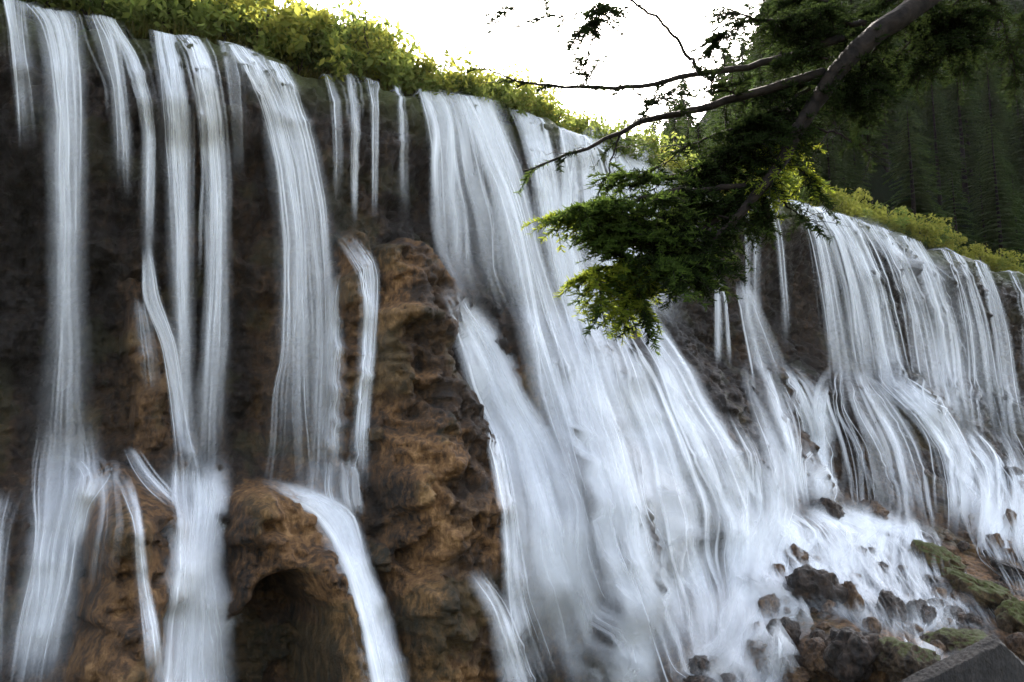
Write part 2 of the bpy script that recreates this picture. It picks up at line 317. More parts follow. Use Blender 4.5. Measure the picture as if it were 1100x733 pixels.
# hollows where the curtain hides a gap in the right-hand apron
for (u, v, n, ru_, rv_, dp) in ((905, 470, 3.2, 22, 60, 1.6), (985, 520, 5, 14, 30, .9), (690, 470, 4.5, 12, 40, .8), (545, 420, 3, 16, 50, .8), (905, 345, 0, 18, 30, .6)):
    s0, z0 = pix(u, v, n); s1, _ = pix(u + ru_, v, n); _, z1 = pix(u, v - rv_, n)
    D -= dp * np.exp(-((G_S - s0) / (s1 - s0)) ** 2 - ((G_Z - z0) / (z1 - z0)) ** 2)
# rounded lip
rl = 1.1 + .5 * fbm(gs * .8, 0 * gs, 5, 2)[:, None]
tlip = np.clip(1 - hz / rl, 0, 1); D -= rl * (1 - np.sqrt(np.clip(1 - tlip ** 2, 0, 1)))
D0 = D.copy()
rapid = sstep(5.2, 7.5, D) * sstep(pix(780, 600, 8)[0], pix(850, 600, 8)[0], G_S)
for sc_, am_ in ((.55, .55), (1.2, .38), (2.6, .16)):
    f1, hh_ = worley(G_S * sc_ + .3 * nz1, D0 * sc_ * .8 + .3 * nz2); D += rapid * am_ * (np.sqrt(np.clip(1 - (f1 / .62) ** 2, 0, 1)) * (.35 + .9 * hh_) - .3)
DS = D.copy()
for _ in range(2): DS = blur(blur(DS, 3, 0), 3, 1)
DS = np.maximum(DS, D)
DS = blur(blur(DS, 1, 0), 1, 1)
DW = blur(blur(D0, 3, 0), 2, 1) * .65 + .35 * DS
def bil(Aq, s, z):
    i = np.interp(s, gs, np.arange(nS)); q = np.clip((z - ZB) / (rimz(s) - ZB), 0, 1) * (nQ - 1)
    i0 = np.clip(i.astype(int), 0, nS - 2); j0 = np.clip(q.astype(int), 0, nQ - 2); f = i - i0; g = q - j0
    return Aq[i0, j0] * (1 - f) * (1 - g) + Aq[i0 + 1, j0] * f * (1 - g) + Aq[i0, j0 + 1] * (1 - f) * g + Aq[i0 + 1, j0 + 1] * f * g
def surf(u, v, vout=0.0, off=.06, it=22, field=None):
    """pixel -> (s, n, z) on the relief, or on the free-fall curve in front of it"""
    fld = DS if field is None else field
    u = np.asarray(u, float); v = np.asarray(v, float); n = np.zeros(u.shape); s, z = pix(u, v, n)
    for k in range(it):
        t = bil(fld, s, z) + off
        if vout is not None: t = np.maximum(t, vout * np.sqrt(np.maximum(rimz(s) - z, 0) / 4.9))
        n = n + .6 * (t - n); s, z = pix(u, v, n, s, 1)
    return s, n, z
# dryness outside the mounds, moss near the rim
lowr = sstep(-1, 3, G_S - pix(700, 600, 6)[0])
wl = sstep(9, 17, hz) * .22 + .06
DRY_SHADE = np.where(OWN == 0, np.clip(wl + .35 * nz1 * wl + .22 * fbm(G_S * 1.1, G_Z * .07, 58, 3) * sstep(2, 6, hz), 0, 1) * (1 - .35 * lowr), DRY_SHADE)
DRY_SHADE = np.where(OWN == 1, DRY_SHADE * (.3 + .85 * sstep(-.4, .3, fbm(G_S * .55 + 3, G_Z * .4, 55, 4))), DRY_SHADE)
slopey = sstep(6, 8.5, D) * sstep(pix(760, 640, 8)[0], pix(830, 640, 8)[0], G_S)
DRY_SHADE = np.clip(DRY_SHADE + .5 * slopey, 0, 1)
MOSS = np.clip(1.3 * sstep(2.4, .2, hz) + .25 * (nz1 > .4), 0, 1.6)
PTS = world(G_S, D, G_Z)
ii, jj = np.meshgrid(np.arange(nS - 1), np.arange(nQ - 1), indexing='ij')
QUAD = np.stack([ii * nQ + jj, (ii + 1) * nQ + jj, (ii + 1) * nQ + jj + 1, ii * nQ + jj + 1], -1).reshape(-1, 4)
fown = OWN[:-1, :-1].ravel(); fown = np.where(cave[:-1, :-1].ravel(), 3, fown)
slf = (slopey[:-1, :-1].ravel() > .5) & (fown == 0)
def part_of_relief(name, mask):
    q = QUAD[mask]; idx, inv = np.unique(q, return_inverse=True)
    return mesh(name, PTS.reshape(-1, 3)[idx], inv.reshape(-1, 4), M['cliff'], attrs={'dry': DRY_SHADE.ravel()[idx], 'moss': MOSS.ravel()[idx]})
tag(part_of_relief('cliff', ((fown == 0) | (fown == 6)) & ~slf), kind='structure')
tag(part_of_relief('rocky_slope', slf), kind='structure')
RL = {1: ('tall brown travertine buttress standing bare between the left streams and the broad central falls', 'rock'),
      2: ('rounded wet brown rock mound at lower left with thin water sliding over its crown', 'rock'),
      3: ('orange brown boulder mound hollowed by a dark cave, left of the tall buttress', 'rock'),
      4: ('small narrow rock knob splitting a stream just left of the tall buttress top', 'rock'),
      5: ('dim brown rock bulge halfway up the dark left cliff', 'rock')}
for k, (lb, ct) in RL.items(): tag(part_of_relief('rock_outcrop', fown == k), lb, ct, 'bare rock masses on the cliff')

# ---------------------------------------------------------------- land behind the rim, hills, ground
def backz(s, bk): return rimz(s) - .12 + .25 * sstep(1, 6, bk) + .15 * fbm(s * .4, bk * .4, 2, 3) * sstep(.5, 3, bk) + .02 * bk
bs = np.linspace(SA, SB, 260); bb = np.r_[np.linspace(.55, 8, 24), np.linspace(9, 70, 30)]
BS, BB = np.meshgrid(bs, bb, indexing='ij'); bv = world(BS, -BB, backz(BS, BB)); bv[:, 0, 2] -= .25
nb_ = len(bb); i2, j2 = np.meshgrid(np.arange(len(bs) - 1), np.arange(nb_ - 1), indexing='ij')
q2 = np.stack([i2 * nb_ + j2, i2 * nb_ + j2 + 1, (i2 + 1) * nb_ + j2 + 1, (i2 + 1) * nb_ + j2], -1).reshape(-1, 4)[:, ::-1]
tag(mesh('river_terrace', bv, q2, M['soil']), kind='structure')
def hillz(x, y):
    b_ = (y - rimy(x)) * .77
    e = np.minimum((x - 17.0) + (y - 60) * .10, (b_ - 5.0) * 1.5)
    e = np.where(e > 0, e, 0)
    return H - 1.5 + 1.45 * np.minimum(e, 75) + 1.2 * fbm(x * .06, y * .06, 4, 3) * sstep(2, 12, e)
hx, hy = np.linspace(5, 240, 130), np.linspace(45, 260, 130); HX, HY = np.meshgrid(hx, hy, indexing='ij')
HZ = hillz(HX, HY); keep = ((HY - rimy(HX)) * .77 > 2)
i3, j3 = np.meshgrid(np.arange(129), np.arange(129), indexing='ij')
q3 = np.stack([i3 * 130 + j3, (i3 + 1) * 130 + j3, (i3 + 1) * 130 + j3 + 1, i3 * 130 + j3 + 1], -1)[keep[:-1, :-1]]
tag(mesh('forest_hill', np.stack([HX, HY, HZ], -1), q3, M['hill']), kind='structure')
# far ridge
fx = np.linspace(-420, 200, 120); fy = np.linspace(330, 760, 40); FX, FY = np.meshgrid(fx, fy, indexing='ij')
FZ = 5 + 345 * np.exp(-((FX + 260) / 170) ** 2) * sstep(320, 480, FY) + 60 * np.exp(-((FX + 90) / 90) ** 2) * sstep(330, 500, FY) + 8 * fbm(FX * .03, FY * .03, 8, 4)
i4, j4 = np.meshgrid(np.arange(119), np.arange(39), indexing='ij')
M['farhill'] = rock_mat('far_hill', [(.03, .05, .03), (.05, .075, .04), (.07, .09, .05)], dryattr=False, rough=1, scale=.08)
tag(mesh('far_hill', np.stack([FX, FY, FZ], -1), np.stack([i4 * 40 + j4, (i4 + 1) * 40 + j4, (i4 + 1) * 40 + j4 + 1, i4 * 40 + j4 + 1], -1).reshape(-1, 4), M['farhill']), kind='structure')
g = 3000.0; tag(mesh('ground', [(-g, -g, -11.6), (g, -g, -11.6), (g, g, -11.6), (-g, g, -11.6)], [(0, 1, 2, 3)], M['soil']), kind='structure')

# ---------------------------------------------------------------- boulders on the slope
from mathutils.bvhtree import BVHTree
csel = np.where((G_S[:, 0] > pix(560, 720, 6)[0] - 6))[0]; c0 = csel[0]
BV = BVHTree.FromPolygons(PTS[c0:].reshape(-1, 3).tolist(), (QUAD[QUAD[:, 0] >= c0 * nQ] - c0 * nQ).tolist())
def hit(u, v):
    d_ = Vector([float(q) for q in ray(u, v)]); h_ = BV.ray_cast(Vector((0, 0, 0)), d_)[0]
    if h_ is None: h_ = d_ * (-11.6 / d_[2]) if d_[2] < 0 else d_ * 30
    return np.array(h_[:])
def ico(sub):
    me = bpy.data.meshes.new('tmp'); import bmesh
    bm = bmesh.new(); bmesh.ops.create_icosphere(bm, subdivisions=sub, radius=1); v = np.array([p.co[:] for p in bm.verts]); f = np.array([[p.index for p in q.verts] for q in bm.faces]); bm.free(); bpy.data.meshes.remove(me)
    return v, f
IV, IF = ico(5); IV4, IF4 = ico(4)
def boulder(u, v, w, h, mat, label, group, tilt=0.0, depthf=.9):
    p = hit(u, v + h * .3); dist = float(p[1]) * math.cos(PITCH)
    rw, rh = w * .5 * dist / F, h * .5 * dist / F
    sd_ = rng.random(3) * 40; V = IV.copy() if w > 20 else IV4.copy(); Fc = IF if w > 20 else IF4
    # planar facets + lumps
    dirs = rng.normal(size=(13, 3)); dirs /= np.linalg.norm(dirs, axis=1)[:, None]
    lim = .62 + .34 * rng.random(13); r = np.ones(len(V))
    for dd, lm in zip(dirs, lim):
        cs2 = V @ dd; r = np.minimum(r, np.where(cs2 > .05, lm / np.maximum(cs2, .05), 9))
    r = r * (1 + .16 * fbm(V[:, 0] * 1.7 + sd_[0], V[:, 1] * 1.7 + sd_[1], V[:, 2] * 1.7 + sd_[2], 5) - .22 * np.abs(fbm(V[:, 0] * 2.6 + sd_[1], V[:, 1] * 2.6 + sd_[2], V[:, 2] * 2.6 + sd_[0], 4)))
    V = V * r[:, None] * np.array([rw, (rw + rh) / 2 * depthf, rh]) * 1.12
    ct, st = math.cos(tilt), math.sin(tilt); V = np.stack([V[:, 0] * ct + V[:, 2] * st, V[:, 1], -V[:, 0] * st + V[:, 2] * ct], 1)
    zc = rh * .25 * .0
    o = mesh('boulder', V, Fc, mat); o.location = (float(p[0]), float(p[1]) - (rw + rh) * .1, float(p[2]) + rh * .55)
    return tag(o, label, 'boulder', group)
GB = 'boulders in the rapids'
bo, br, mo = M['boulder'], M['brownrock'], M['mossrock']
for a_ in [
 (873, 630, 66, 54, bo, 'largest dark brown boulder in the middle of the white rapids'),
 (912, 646, 24, 48, br, 'narrow upright brown rock leaning against the largest dark boulder'),
 (889, 546, 32, 26, bo, 'grey wet rock at the foot of the falls where the rapids begin'),
 (935, 552, 32, 30, br, 'rounded pale brown rock under the dark gap of the right falls'),
 (856, 600, 34, 26, br, 'grey brown rock half under water just above the largest dark boulder'),
 (836, 615, 16, 20, br, 'small brown rock left of the largest dark boulder'),
 (824, 651, 24, 28, br, 'brown rock with water over it beside the foot of the central falls'),
 (812, 678, 16, 20, br, 'small brown rock wrapped in foam at the foot of the central falls'),
 (841, 682, 34, 32, bo, 'dark rock draped with a thin veil of foam below the largest boulder'),
 (877, 685, 18, 18, bo, 'small dark stone perched above the orange brown rock'),
 (883, 702, 40, 36, br, 'orange brown rock left of the black block at the bottom of the rapids'),
 (816, 710, 46, 38, br, 'jagged brown rock at the bottom left of the rapids'),
 (917, 702, 62, 60, bo, 'black block of rock in the lower rapids'),
 (968, 706, 66, 46, mo, 'dark rock with a mossy top right of the black block'),
 (955, 656, 32, 38, bo, 'brown black rock between two small cascades'),
 (936, 672, 16, 18, br, 'small round brown stone below a tiny cascade'),
 (989, 660, 26, 32, bo, 'dark upright rock beside the fan shaped small cascade'),
 (1005, 628, 30, 20, bo, 'flat dark rock just below the mossy bank'),
 (1027, 690, 60, 38, mo, 'broad mossy dark rock above the ridged slab'),
 (1003, 648, 18, 13, bo, 'small dark stone above the upright rock in the right rapids'),
 (1046, 668, 20, 18, bo, 'small dark rock at the right end of the rapids'),
 (1081, 668, 24, 24, mo, 'rounded mossy rock at the right edge below the bank'),
 (1096, 694, 30, 26, br, 'brown rock behind the right end of the ridged slab'),
 (1066, 584, 18, 26, br, 'brown rock rising from white water right of the mossy bank top'),
 (1087, 613, 52, 16, bo, 'long dark slanting rock at the right edge above the mossy bank'),
 (1097, 524, 16, 16, br, 'brown rock at the right edge below the far falls'),
 (1085, 508, 20, 14, bo, 'low dark rock in the foam below the far falls'),
 (1084, 558, 18, 24, br, 'upright brown rock in the far right whitewater'),
 (848, 726, 48, 22, br, 'low brown rock along the bottom edge of the rapids'),
 (750, 731, 36, 12, bo, 'low dark rock at the bottom edge below the central falls'),
 (767, 712, 16, 13, br, 'small brown stone in the foam below the central falls'),
 (941, 573, 22, 11, bo, 'flat dark stone at the head of the rapids'),
 (1028, 644, 36, 18, br, 'flat tan rock washed by shallow water under the mossy bank'),
 (900, 722, 20, 12, br, 'small tan stone at the bottom between dark rocks')]:
    tl0 = .5 if 'slanting' in a_[5] else 0
    boulder(*a_[:6], GB, tilt=tl0)
boulder(1008, 603, 56, 32, M['mossbank'], 'upper hump of the moss covered bank rising from the rapids', 'mossy humps of the right bank', tilt=.42, depthf=1.6)
boulder(1048, 633, 66, 32, M['mossbank'], 'bright green middle hump of the mossy bank in the rapids', 'mossy humps of the right bank', tilt=.5, depthf=1.6)
boulder(1094, 666, 46, 44, M['mossbank'], 'lowest green hump of the mossy bank at the right edge', 'mossy humps of the right bank', tilt=.5, depthf=1.6)
q_ = 0
while q_ < 60:
    u = 745 + 350 * rng.random(); v = 560 + 172 * rng.random()
    if v < np.interp(u, [745, 800, 840, 1000, 1100], [712, 660, 575, 585, 520]): continue
    if v > np.interp(u, [900, 960, 1100], [740, 726, 650]): continue
    w = 8 + 16 * rng.random() ** 2; q_ += 1
    boulder(u, v, w, w * (.6 + .4 * rng.random()), br if rng.random() < .5 else bo, 'small wet stone scattered among the larger boulders in the white rapids', 'small stones in the rapids')
# ridged slab in the corner
def slab():
    p = hit(1060, 728); dist = float(p[1]); k = dist / F
    k *= (dist - 5) / dist; L_, Wd, n1, n2 = 300 * k, 50 * k, 200, 40
    a1 = np.linspace(-1, 1, n1); a2 = np.linspace(0, 1, n2); A1, A2 = np.meshgrid(a1, a2, indexing='ij')
    x = A1 * L_ / 2; prof = np.where(A1 > .18, (A1 - .18) * 1.1, (.18 - A1) * .47) * L_ / 2
    y = A2 * Wd + .03 * fbm(A1 * 9, A2 * 9, 3, 3)
    zt = -prof - (A2 - .25) ** 2 * .9 * Wd
    groove = .035 * np.abs(np.sin((A1 * 40 + 6 * A2 + .8 * fbm(A1 * 6, A2 * 4, 7, 3)) * 1.9)) + .06 * fbm(A1 * 5, A2 * 5, 11, 4)
    topv = np.stack([x, y, zt + groove], -1).reshape(-1, 3)
    bot = topv.copy(); bot[:, 2] = -prof.reshape(-1) - 5
    Q = []
    id_ = lambda i, j: i * n2 + j
    for i in range(n1 - 1):
        for j in range(n2 - 1): Q.append((id_(i, j), id_(i + 1, j), id_(i + 1, j + 1), id_(i, j + 1)))
    o_ = n1 * n2
    for i in range(n1 - 1):
        Q.append((id_(i, 0) + o_, id_(i + 1, 0) + o_, id_(i + 1, 0), id_(i, 0))); e_ = n2 - 1; Q.append((id_(i, e_), id_(i + 1, e_), id_(i + 1, e_) + o_, id_(i, e_) + o_))
    for j in range(n2 - 1):
        Q.append((id_(0, j), id_(0, j + 1), id_(0, j + 1) + o_, id_(0, j) + o_)); e_ = n1 - 1; Q.append((id_(e_, j) + o_, id_(e_, j + 1) + o_, id_(e_, j + 1), id_(e_, j)))
    o = mesh('rock_slab', np.r_[topv, bot], Q, M['slab'], smooth=True)
    q = at(1050, 688, dist - 5.0); o.location = (q[0], q[1], q[2])
    tag(o, 'dark ridged stone slab with a peaked edge in the bottom right corner', 'stone slab')
slab()

# ---------------------------------------------------------------- water: ribbons of long-exposure flow
def ribbons(name, specs, label=None, cat=None, group=None, kind=None):
    """specs: list of dicts rows=[(v,uL,uR,cover)], n, w=(min,max) px, vout"""
    AV, AU, AC, AF = [], [], [], []; base = 0
    for sp in specs:
        R = np.array(sp['rows'], float); n = sp['n']; step = sp.get('step', 8)
        thr = R[:, 2].max() < 445; n = max(10, int(n * sp.get('mul', 1.15 if thr else .6))); v0, v1 = R[0, 0], R[-1, 0]; K = max(10, int((v1 - v0) / step))
        vo = sp.get('vout', .5); uc = (R[0, 1] + R[0, 2]) / 2; lip = vo > 0 and abs(np.interp(uc, ru, rv) - v0) < 24
        wmid = float(np.mean(R[:, 2] - R[:, 1])); nc = max(2, int(wmid / 11))
        cen = .08 + .84 * (np.arange(nc) + rng.random(nc)) / nc
        t0 = np.where(rng.random(n) < .62, cen[rng.integers(nc, size=n)] + rng.normal(size=n) * .4 / nc, .5 + rng.normal(size=n) * .33)
        kind_ = rng.random(n); hi_ = min(46, max(10, wmid * .75)); t0 = np.where((kind_ >= .66) & (wmid < 60), .5 + (t0 - .5) * (1.0 if thr else .85), t0)
        stray = np.abs(t0 - .5) > .5
        if not lip: t0 = np.where(stray, .5 + rng.normal(size=n) * .18, t0); stray = np.abs(t0 - .5) > 9
        k = np.linspace(0, 1, K)[None]
        if lip:
            ut = R[0, 1] + (R[0, 2] - R[0, 1]) * t0; vs_ = np.interp(ut, ru, rv) + 1.5
        else:
            vs_ = v0 + (v1 - v0) * sp.get('jit', .10) * rng.random(n) ** 1.5
        ve_ = v1 - (v1 - v0) * sp.get('jitend', .2 if lip else .14) * rng.random(n); ve_ = np.where(stray, vs_ + (ve_ - vs_) * (.3 + .5 * rng.random(n)), ve_)
        V = vs_[:, None] + (ve_ - vs_)[:, None] * k
        uL = np.interp(V, R[:, 0], R[:, 1]); uR = np.interp(V, R[:, 0], R[:, 2]); cv = np.interp(V, R[:, 0], R[:, 3])
        wob = sp.get('wob', .06); ph = rng.random(n)[:, None] * 50
        T = t0[:, None] + wob * fbm(ph, V / sp.get('wl', 110.), 5, 2) + .05 * fbm(t0[:, None] * 5, V / 60., 17, 2)
        U = uL + (uR - uL) * T
        hi = min(46, max(10, wmid * .75)); veil = kind_ >= .66; fine = kind_ < (.5 if thr else .3)
        wpx = np.where(fine, (1.3 if thr else 1.8) + 2.6 * rng.random(n), np.where(veil, hi * (.7 + .6 * rng.random(n)), 5 + .3 * hi * rng.random(n)))
        wpx = np.where(stray, 2 + 3 * rng.random(n), np.minimum(wpx, hi * 1.3))
        aw = np.where(veil, (.13 if thr else .30) * (.5 + rng.random(n)), (.15 + 1.1 * rng.random(n) ** 1.5) * np.where(fine, .75, .62 if thr else .85)) * np.where(stray, .6, 1)
        s, nn, z = surf(U, V, vo, off=.3 if sp.get('dive') else (.05 if thr else .13), field=DW if sp.get('dive') else None)
        # smooth along the strand, keep off the rock
        for _ in range(sp.get('sm', 2)):
            for A_ in (s, nn, z): A_[:, 1:-1] = .25 * A_[:, :-2] + .5 * A_[:, 1:-1] + .25 * A_[:, 2:]
        th = rng.random(n)[:, None] * sp.get('thick', .3)
        nn = (nn if sp.get('dive') else np.maximum(nn, bil(D, s, z) + .04)) + th * sstep(0, .25, k)
        if lip:
            bk = np.array([-.95, -.7, -.45, -.2])[None] + 0 * s[:, :1]; s_ = np.repeat(s[:, :1], 4, 1); nn[:, 0] = np.maximum(nn[:, 0], -.05)
            s = np.c_[s_, s]; nn = np.c_[bk, nn]; z = np.c_[rimz(s_) + .07 - .05 * (bk + .95), z]; U = np.c_[np.repeat(U[:, :1], 4, 1), U]; V = np.c_[np.repeat(V[:, :1], 4, 1), V]; cv = np.c_[np.repeat(cv[:, :1], 4, 1), cv]; K += 4; k = np.linspace(0, 1, K)[None]; uL = np.c_[np.repeat(uL[:, :1], 4, 1), uL]; uR = np.c_[np.repeat(uR[:, :1], 4, 1), uR]
        Pw = world(s, nn, z)
        Tn = np.gradient(Pw, axis=1); Tn /= np.linalg.norm(Tn, axis=2, keepdims=True) + 1e-9
        Nm = np.stack([np.interp(s, S, NX), np.interp(s, S, NY), np.full(s.shape, .25)], -1)
        Wd = np.cross(Tn, Nm); Wd /= np.linalg.norm(Wd, axis=2, keepdims=True) + 1e-9
        # fan orientation variety
        Wd = Wd + Nm * (rng.random(n)[:, None, None] - .5) * .25
        m_px = Pw[..., 1] / F
        wide = np.minimum(wpx[:, None] * (.7 + .5 * k ** .7), np.maximum(uR - uL, 5) * 1.15) * m_px * (1 + .25 * fbm(ph, V / 60., 31, 2))
        half = (Wd * wide[..., None]) * .5
        ca = cv * 1.25 * aw[:, None]
        ends = np.minimum(sstep(0, .02 if lip else sp.get('fi', .12), k), sstep(1, 1 - sp.get('fo', .28), k)); 
        ca = ca * ends * (1 + .6 * fbm(ph, V / 55., 41, 3))
        a_ = Pw - half; b_ = Pw + half
        ln = np.cumsum(np.linalg.norm(np.diff(Pw, axis=1, prepend=Pw[:, :1]), axis=2), 1)
        vv = np.stack([a_, b_], 2).reshape(-1, 3)
        i0 = np.floor(rng.random(n) * 400)[:, None] + 0 * ln
        uv = np.stack([np.stack([i0 + .004, ln + ph], -1), np.stack([i0 + .996, ln + ph], -1)], 2).reshape(-1, 2)
        cc = np.repeat(np.clip(ca, 0, 1).reshape(-1), 2)
        i, j = np.meshgrid(np.arange(n), np.arange(K - 1), indexing='ij'); b0 = base + (i * K + j) * 2
        AF.append(np.stack([b0, b0 + 1, b0 + 3, b0 + 2], -1).reshape(-1, 4)); AV.append(vv); AU.append(uv); AC.append(cc); base += len(vv)
    o = mesh(name, np.concatenate(AV), np.concatenate(AF), M['water'], uv=np.concatenate(AU), attrs={'cover': np.concatenate(AC)})
    return tag(o, label, cat, group, kind)
GW = 'separate streams of the waterfall'
def fall(label, *specs, group=GW): return ribbons('waterfall_stream', list(specs), label, 'waterfall', group)
def sp(rows, n, w=(4, 16), **k): return dict(rows=rows, n=n, w=w, **k)
DEN = 1.0
# --- left wall
fall('faint short stream at the far left edge of the cliff top', sp([(-14, -6, 22, .6), (30, 4, 26, 0.70), (90, 8, 36, 0.36), (170, 12, 44, 0.12)], 22, (4, 14)))
fall('long white column falling from the left rim to the lower left ledge',
     sp([(2, 22, 62, 0.69), (20, 40, 80, 0.75), (60, 50, 82, 0.76), (130, 58, 84, 0.65), (220, 60, 84, 0.43), (340, 60, 84, 0.24), (430, 54, 90, 0.22), (500, 40, 100, 0.22), (570, 24, 106, 0.20)], 36, (4, 20), vout=.7),
     sp([(8, 52, 80, 0.58), (60, 74, 84, 0.36), (140, 80, 92, 0.14)], 14, (3, 9)))
fall('short curved ribbon ending halfway, just right of the long white column', sp([(12, 90, 112, 0.69), (40, 100, 126, 0.70), (90, 118, 132, 0.60), (150, 122, 138, 0.34), (230, 122, 142, 0.07)], 28, (3, 11)))
fall('thin arcing ribbon falling beside the short curved one near the left', sp([(20, 112, 124, 0.69), (60, 132, 150, 0.70), (110, 146, 164, 0.66), (150, 154, 168, 0.50), (240, 152, 166, 0.16), (330, 150, 166, 0.03)], 26, (3, 10)))
fall('first white band of the left pair, split into twin strands',
     sp([(37, 166, 190, 0.81), (70, 170, 198, 0.89), (120, 176, 203, 0.78), (200, 182, 204, 0.51), (300, 186, 204, 0.27), (400, 190, 206, 0.18), (500, 188, 216, 0.33), (560, 190, 236, .3)], 46, (4, 16), vout=.6))
fall('second white band of the left pair, falling to the mid ledge',
     sp([(38, 192, 214, 0.76), (60, 205, 226, 0.82), (120, 216, 236, 0.78), (200, 222, 242, 0.51), (300, 220, 244, 0.27), (400, 214, 240, 0.20), (520, 205, 238, 0.35), (560, 190, 236, .3)], 46, (4, 16), vout=.6))
fall('dribble of water over the dark rim between two strong left bands', sp([(52, 236, 256, 0.29), (90, 244, 262, 0.29), (150, 250, 264, 0.13), (210, 252, 262, 0.04)], 14, (2, 7)))
fall('strong leaning white band curving down the left cliff to the cave boulder top',
     sp([(47, 244, 266, 0.81), (70, 258, 286, 0.89), (110, 278, 304, 0.83), (180, 296, 322, 0.65), (260, 304, 332, 0.42), (380, 300, 336, 0.28), (460, 290, 350, 0.28), (530, 280, 358, 0.32), (575, 318, 380, .25)], 52, (4, 18), vout=.9))
fall('strong white band just right of the leaning one, left of the four thin threads',
     sp([(64, 288, 304, 0.82), (90, 300, 318, 0.83), (150, 318, 336, 0.67), (220, 330, 350, 0.47), (300, 338, 358, 0.26), (420, 338, 362, 0.19), (520, 330, 366, 0.36), (575, 318, 380, .25)], 39, (4, 16), vout=.9))
for lb, rw, nn_ in [('first thin thread from the left in the dark stretch of the rim', [(76, 347, 354, .6), (110, 355, 364, .6), (160, 358, 366, .35), (240, 358, 364, .1)], 14),
                ('longest thin thread hanging down to the small rock knob', [(84, 371, 381, .55), (130, 374, 384, .6), (190, 375, 381, .6), (252, 376, 380, .5)], 14),
                ('third thin thread falling from a notch in the dark rim', [(82, 393, 408, .5), (110, 397, 404, .6), (170, 398, 403, .5), (250, 398, 402, .15)], 13),
                ('last thin thread before the broad central falls', [(92, 423, 430, .5), (130, 426, 436, .45), (190, 428, 436, .25), (250, 430, 436, .06)], 12)]:
    fall(lb, sp(rw, nn_, (2, 6), vout=.45))
fall('stream sliding over the small rock knob beside the tall buttress',
     sp([(246, 352, 374, .5), (266, 368, 396, .8), (290, 382, 406, .8), (330, 388, 402, .8), (400, 384, 398, .7), (470, 378, 392, .6), (540, 370, 392, .55)], 36, (3, 10), vout=0),
     sp([(292, 352, 372, .6), (330, 350, 362, .5), (420, 346, 362, .5), (500, 332, 362, .55), (535, 326, 368, .5)], 24, (3, 11), vout=0))
fall('faint splash sliding over the dim bulge halfway up the left cliff',
     sp([(250, 154, 160, .25), (320, 150, 170, .5), (370, 172, 188, .55), (420, 182, 196, .6), (480, 188, 206, .6), (525, 188, 222, .5)], 30, (3, 12), vout=0),
     sp([(318, 142, 158, .35), (380, 148, 168, .25), (430, 152, 176, .1)], 12, (3, 9), vout=0))
# --- lower left cascades
fall('broad milky cascade sliding down the left flank of the wet mound',
     sp([(440, 46, 100, .1), (500, 34, 108, .26), (530, 36, 100, .36), (560, 38, 88, .42), (620, 32, 78, .42), (680, 20, 64, .42), (760, 6, 52, .42)], 64, (4, 22), vout=0, jit=.2),
     sp([(486, 56, 120, .3), (506, 88, 132, .5), (540, 84, 98, .45), (600, 72, 88, .3)], 24, (3, 9), vout=0))
fall('scattered spray falling at the lower left edge of the frame', sp([(520, -20, 30, .2), (560, -20, 14, .35), (650, -20, 6, .3), (760, -30, 4, .35)], 26, (3, 14), vout=0))
fall('thin trickle sliding down the right flank of the wet mound',
     sp([(500, 112, 134, .5), (520, 126, 146, .4), (560, 142, 152, .4), (620, 146, 158, .35), (680, 152, 172, .5), (760, 160, 182, .5)], 26, (2, 9), vout=0),
     sp([(500, 100, 124, .22), (560, 96, 130, .16), (640, 86, 120, .08)], 18, (4, 14), vout=0))
fall('bright white chute between the wet mound and the cave boulder',
     sp([(480, 182, 236, .2), (538, 184, 238, .8), (560, 190, 232, .85), (610, 190, 226, .85), (660, 178, 234, .75), (733, 168, 240, .75), (790, 165, 246, .75)], 62, (4, 20), vout=0, jit=.08, fo=.05),
     sp([(478, 130, 150, .2), (505, 140, 166, .45), (530, 160, 190, .6), (548, 186, 205, .6)], 18, (2, 8), vout=0))
fall('bright white chute between the cave boulder and the tall buttress',
     sp([(512, 268, 300, .3), (528, 290, 340, .7), (545, 328, 384, .8), (570, 350, 390, .85), (610, 370, 396, .8), (670, 388, 416, .8), (733, 400, 434, .75), (800, 410, 450, .75)], 64, (4, 14), vout=0, jit=.06, fo=.05),
     sp([(490, 336, 386, .3), (530, 330, 386, .5), (556, 350, 390, .5)], 30, (4, 14), vout=0))
# --- central falls
fall('broad white fan at the left of the central falls, above the buttress',
     sp([(94, 448, 512, .6), (104, 452, 530, .7), (130, 458, 540, .62), (180, 463, 556, .5), (240, 466, 570, .34), (290, 470, 585, .26), (360, 500, 610, .24)], 90, (4, 22), vout=.8),
     sp([(96, 480, 520, .6), (140, 505, 540, .7), (200, 530, 558, .7), (270, 548, 576, .65), (350, 560, 600, .55), (450, 580, 640, .5), (560, 610, 672, .45), (733, 660, 730, .4)], 46, (5, 20), vout=.9),
     sp([(98, 446, 462, .7), (160, 458, 472, .6), (230, 462, 476, .4), (300, 464, 480, .15)], 18, (3, 9), vout=.5))
fall('veil sliding down the right flank of the tall buttress',
     sp([(300, 470, 488, .3), (325, 478, 506, .6), (360, 486, 530, .65), (410, 500, 560, .65), (470, 522, 592, .6), (540, 536, 614, .45), (620, 542, 642, .34), (760, 568, 690, .34)], 110, (4, 24), vout=0, jit=.2),
     sp([(420, 508, 522, .6), (480, 524, 540, .6), (560, 537, 552, .5), (640, 541, 562, .5), (690, 547, 580, .6), (760, 566, 606, .6)], 26, (3, 9), vout=0),
     sp([(610, 500, 522, .2), (650, 520, 548, .45), (700, 534, 572, .55), (770, 552, 600, .55)], 26, (3, 12), vout=0))
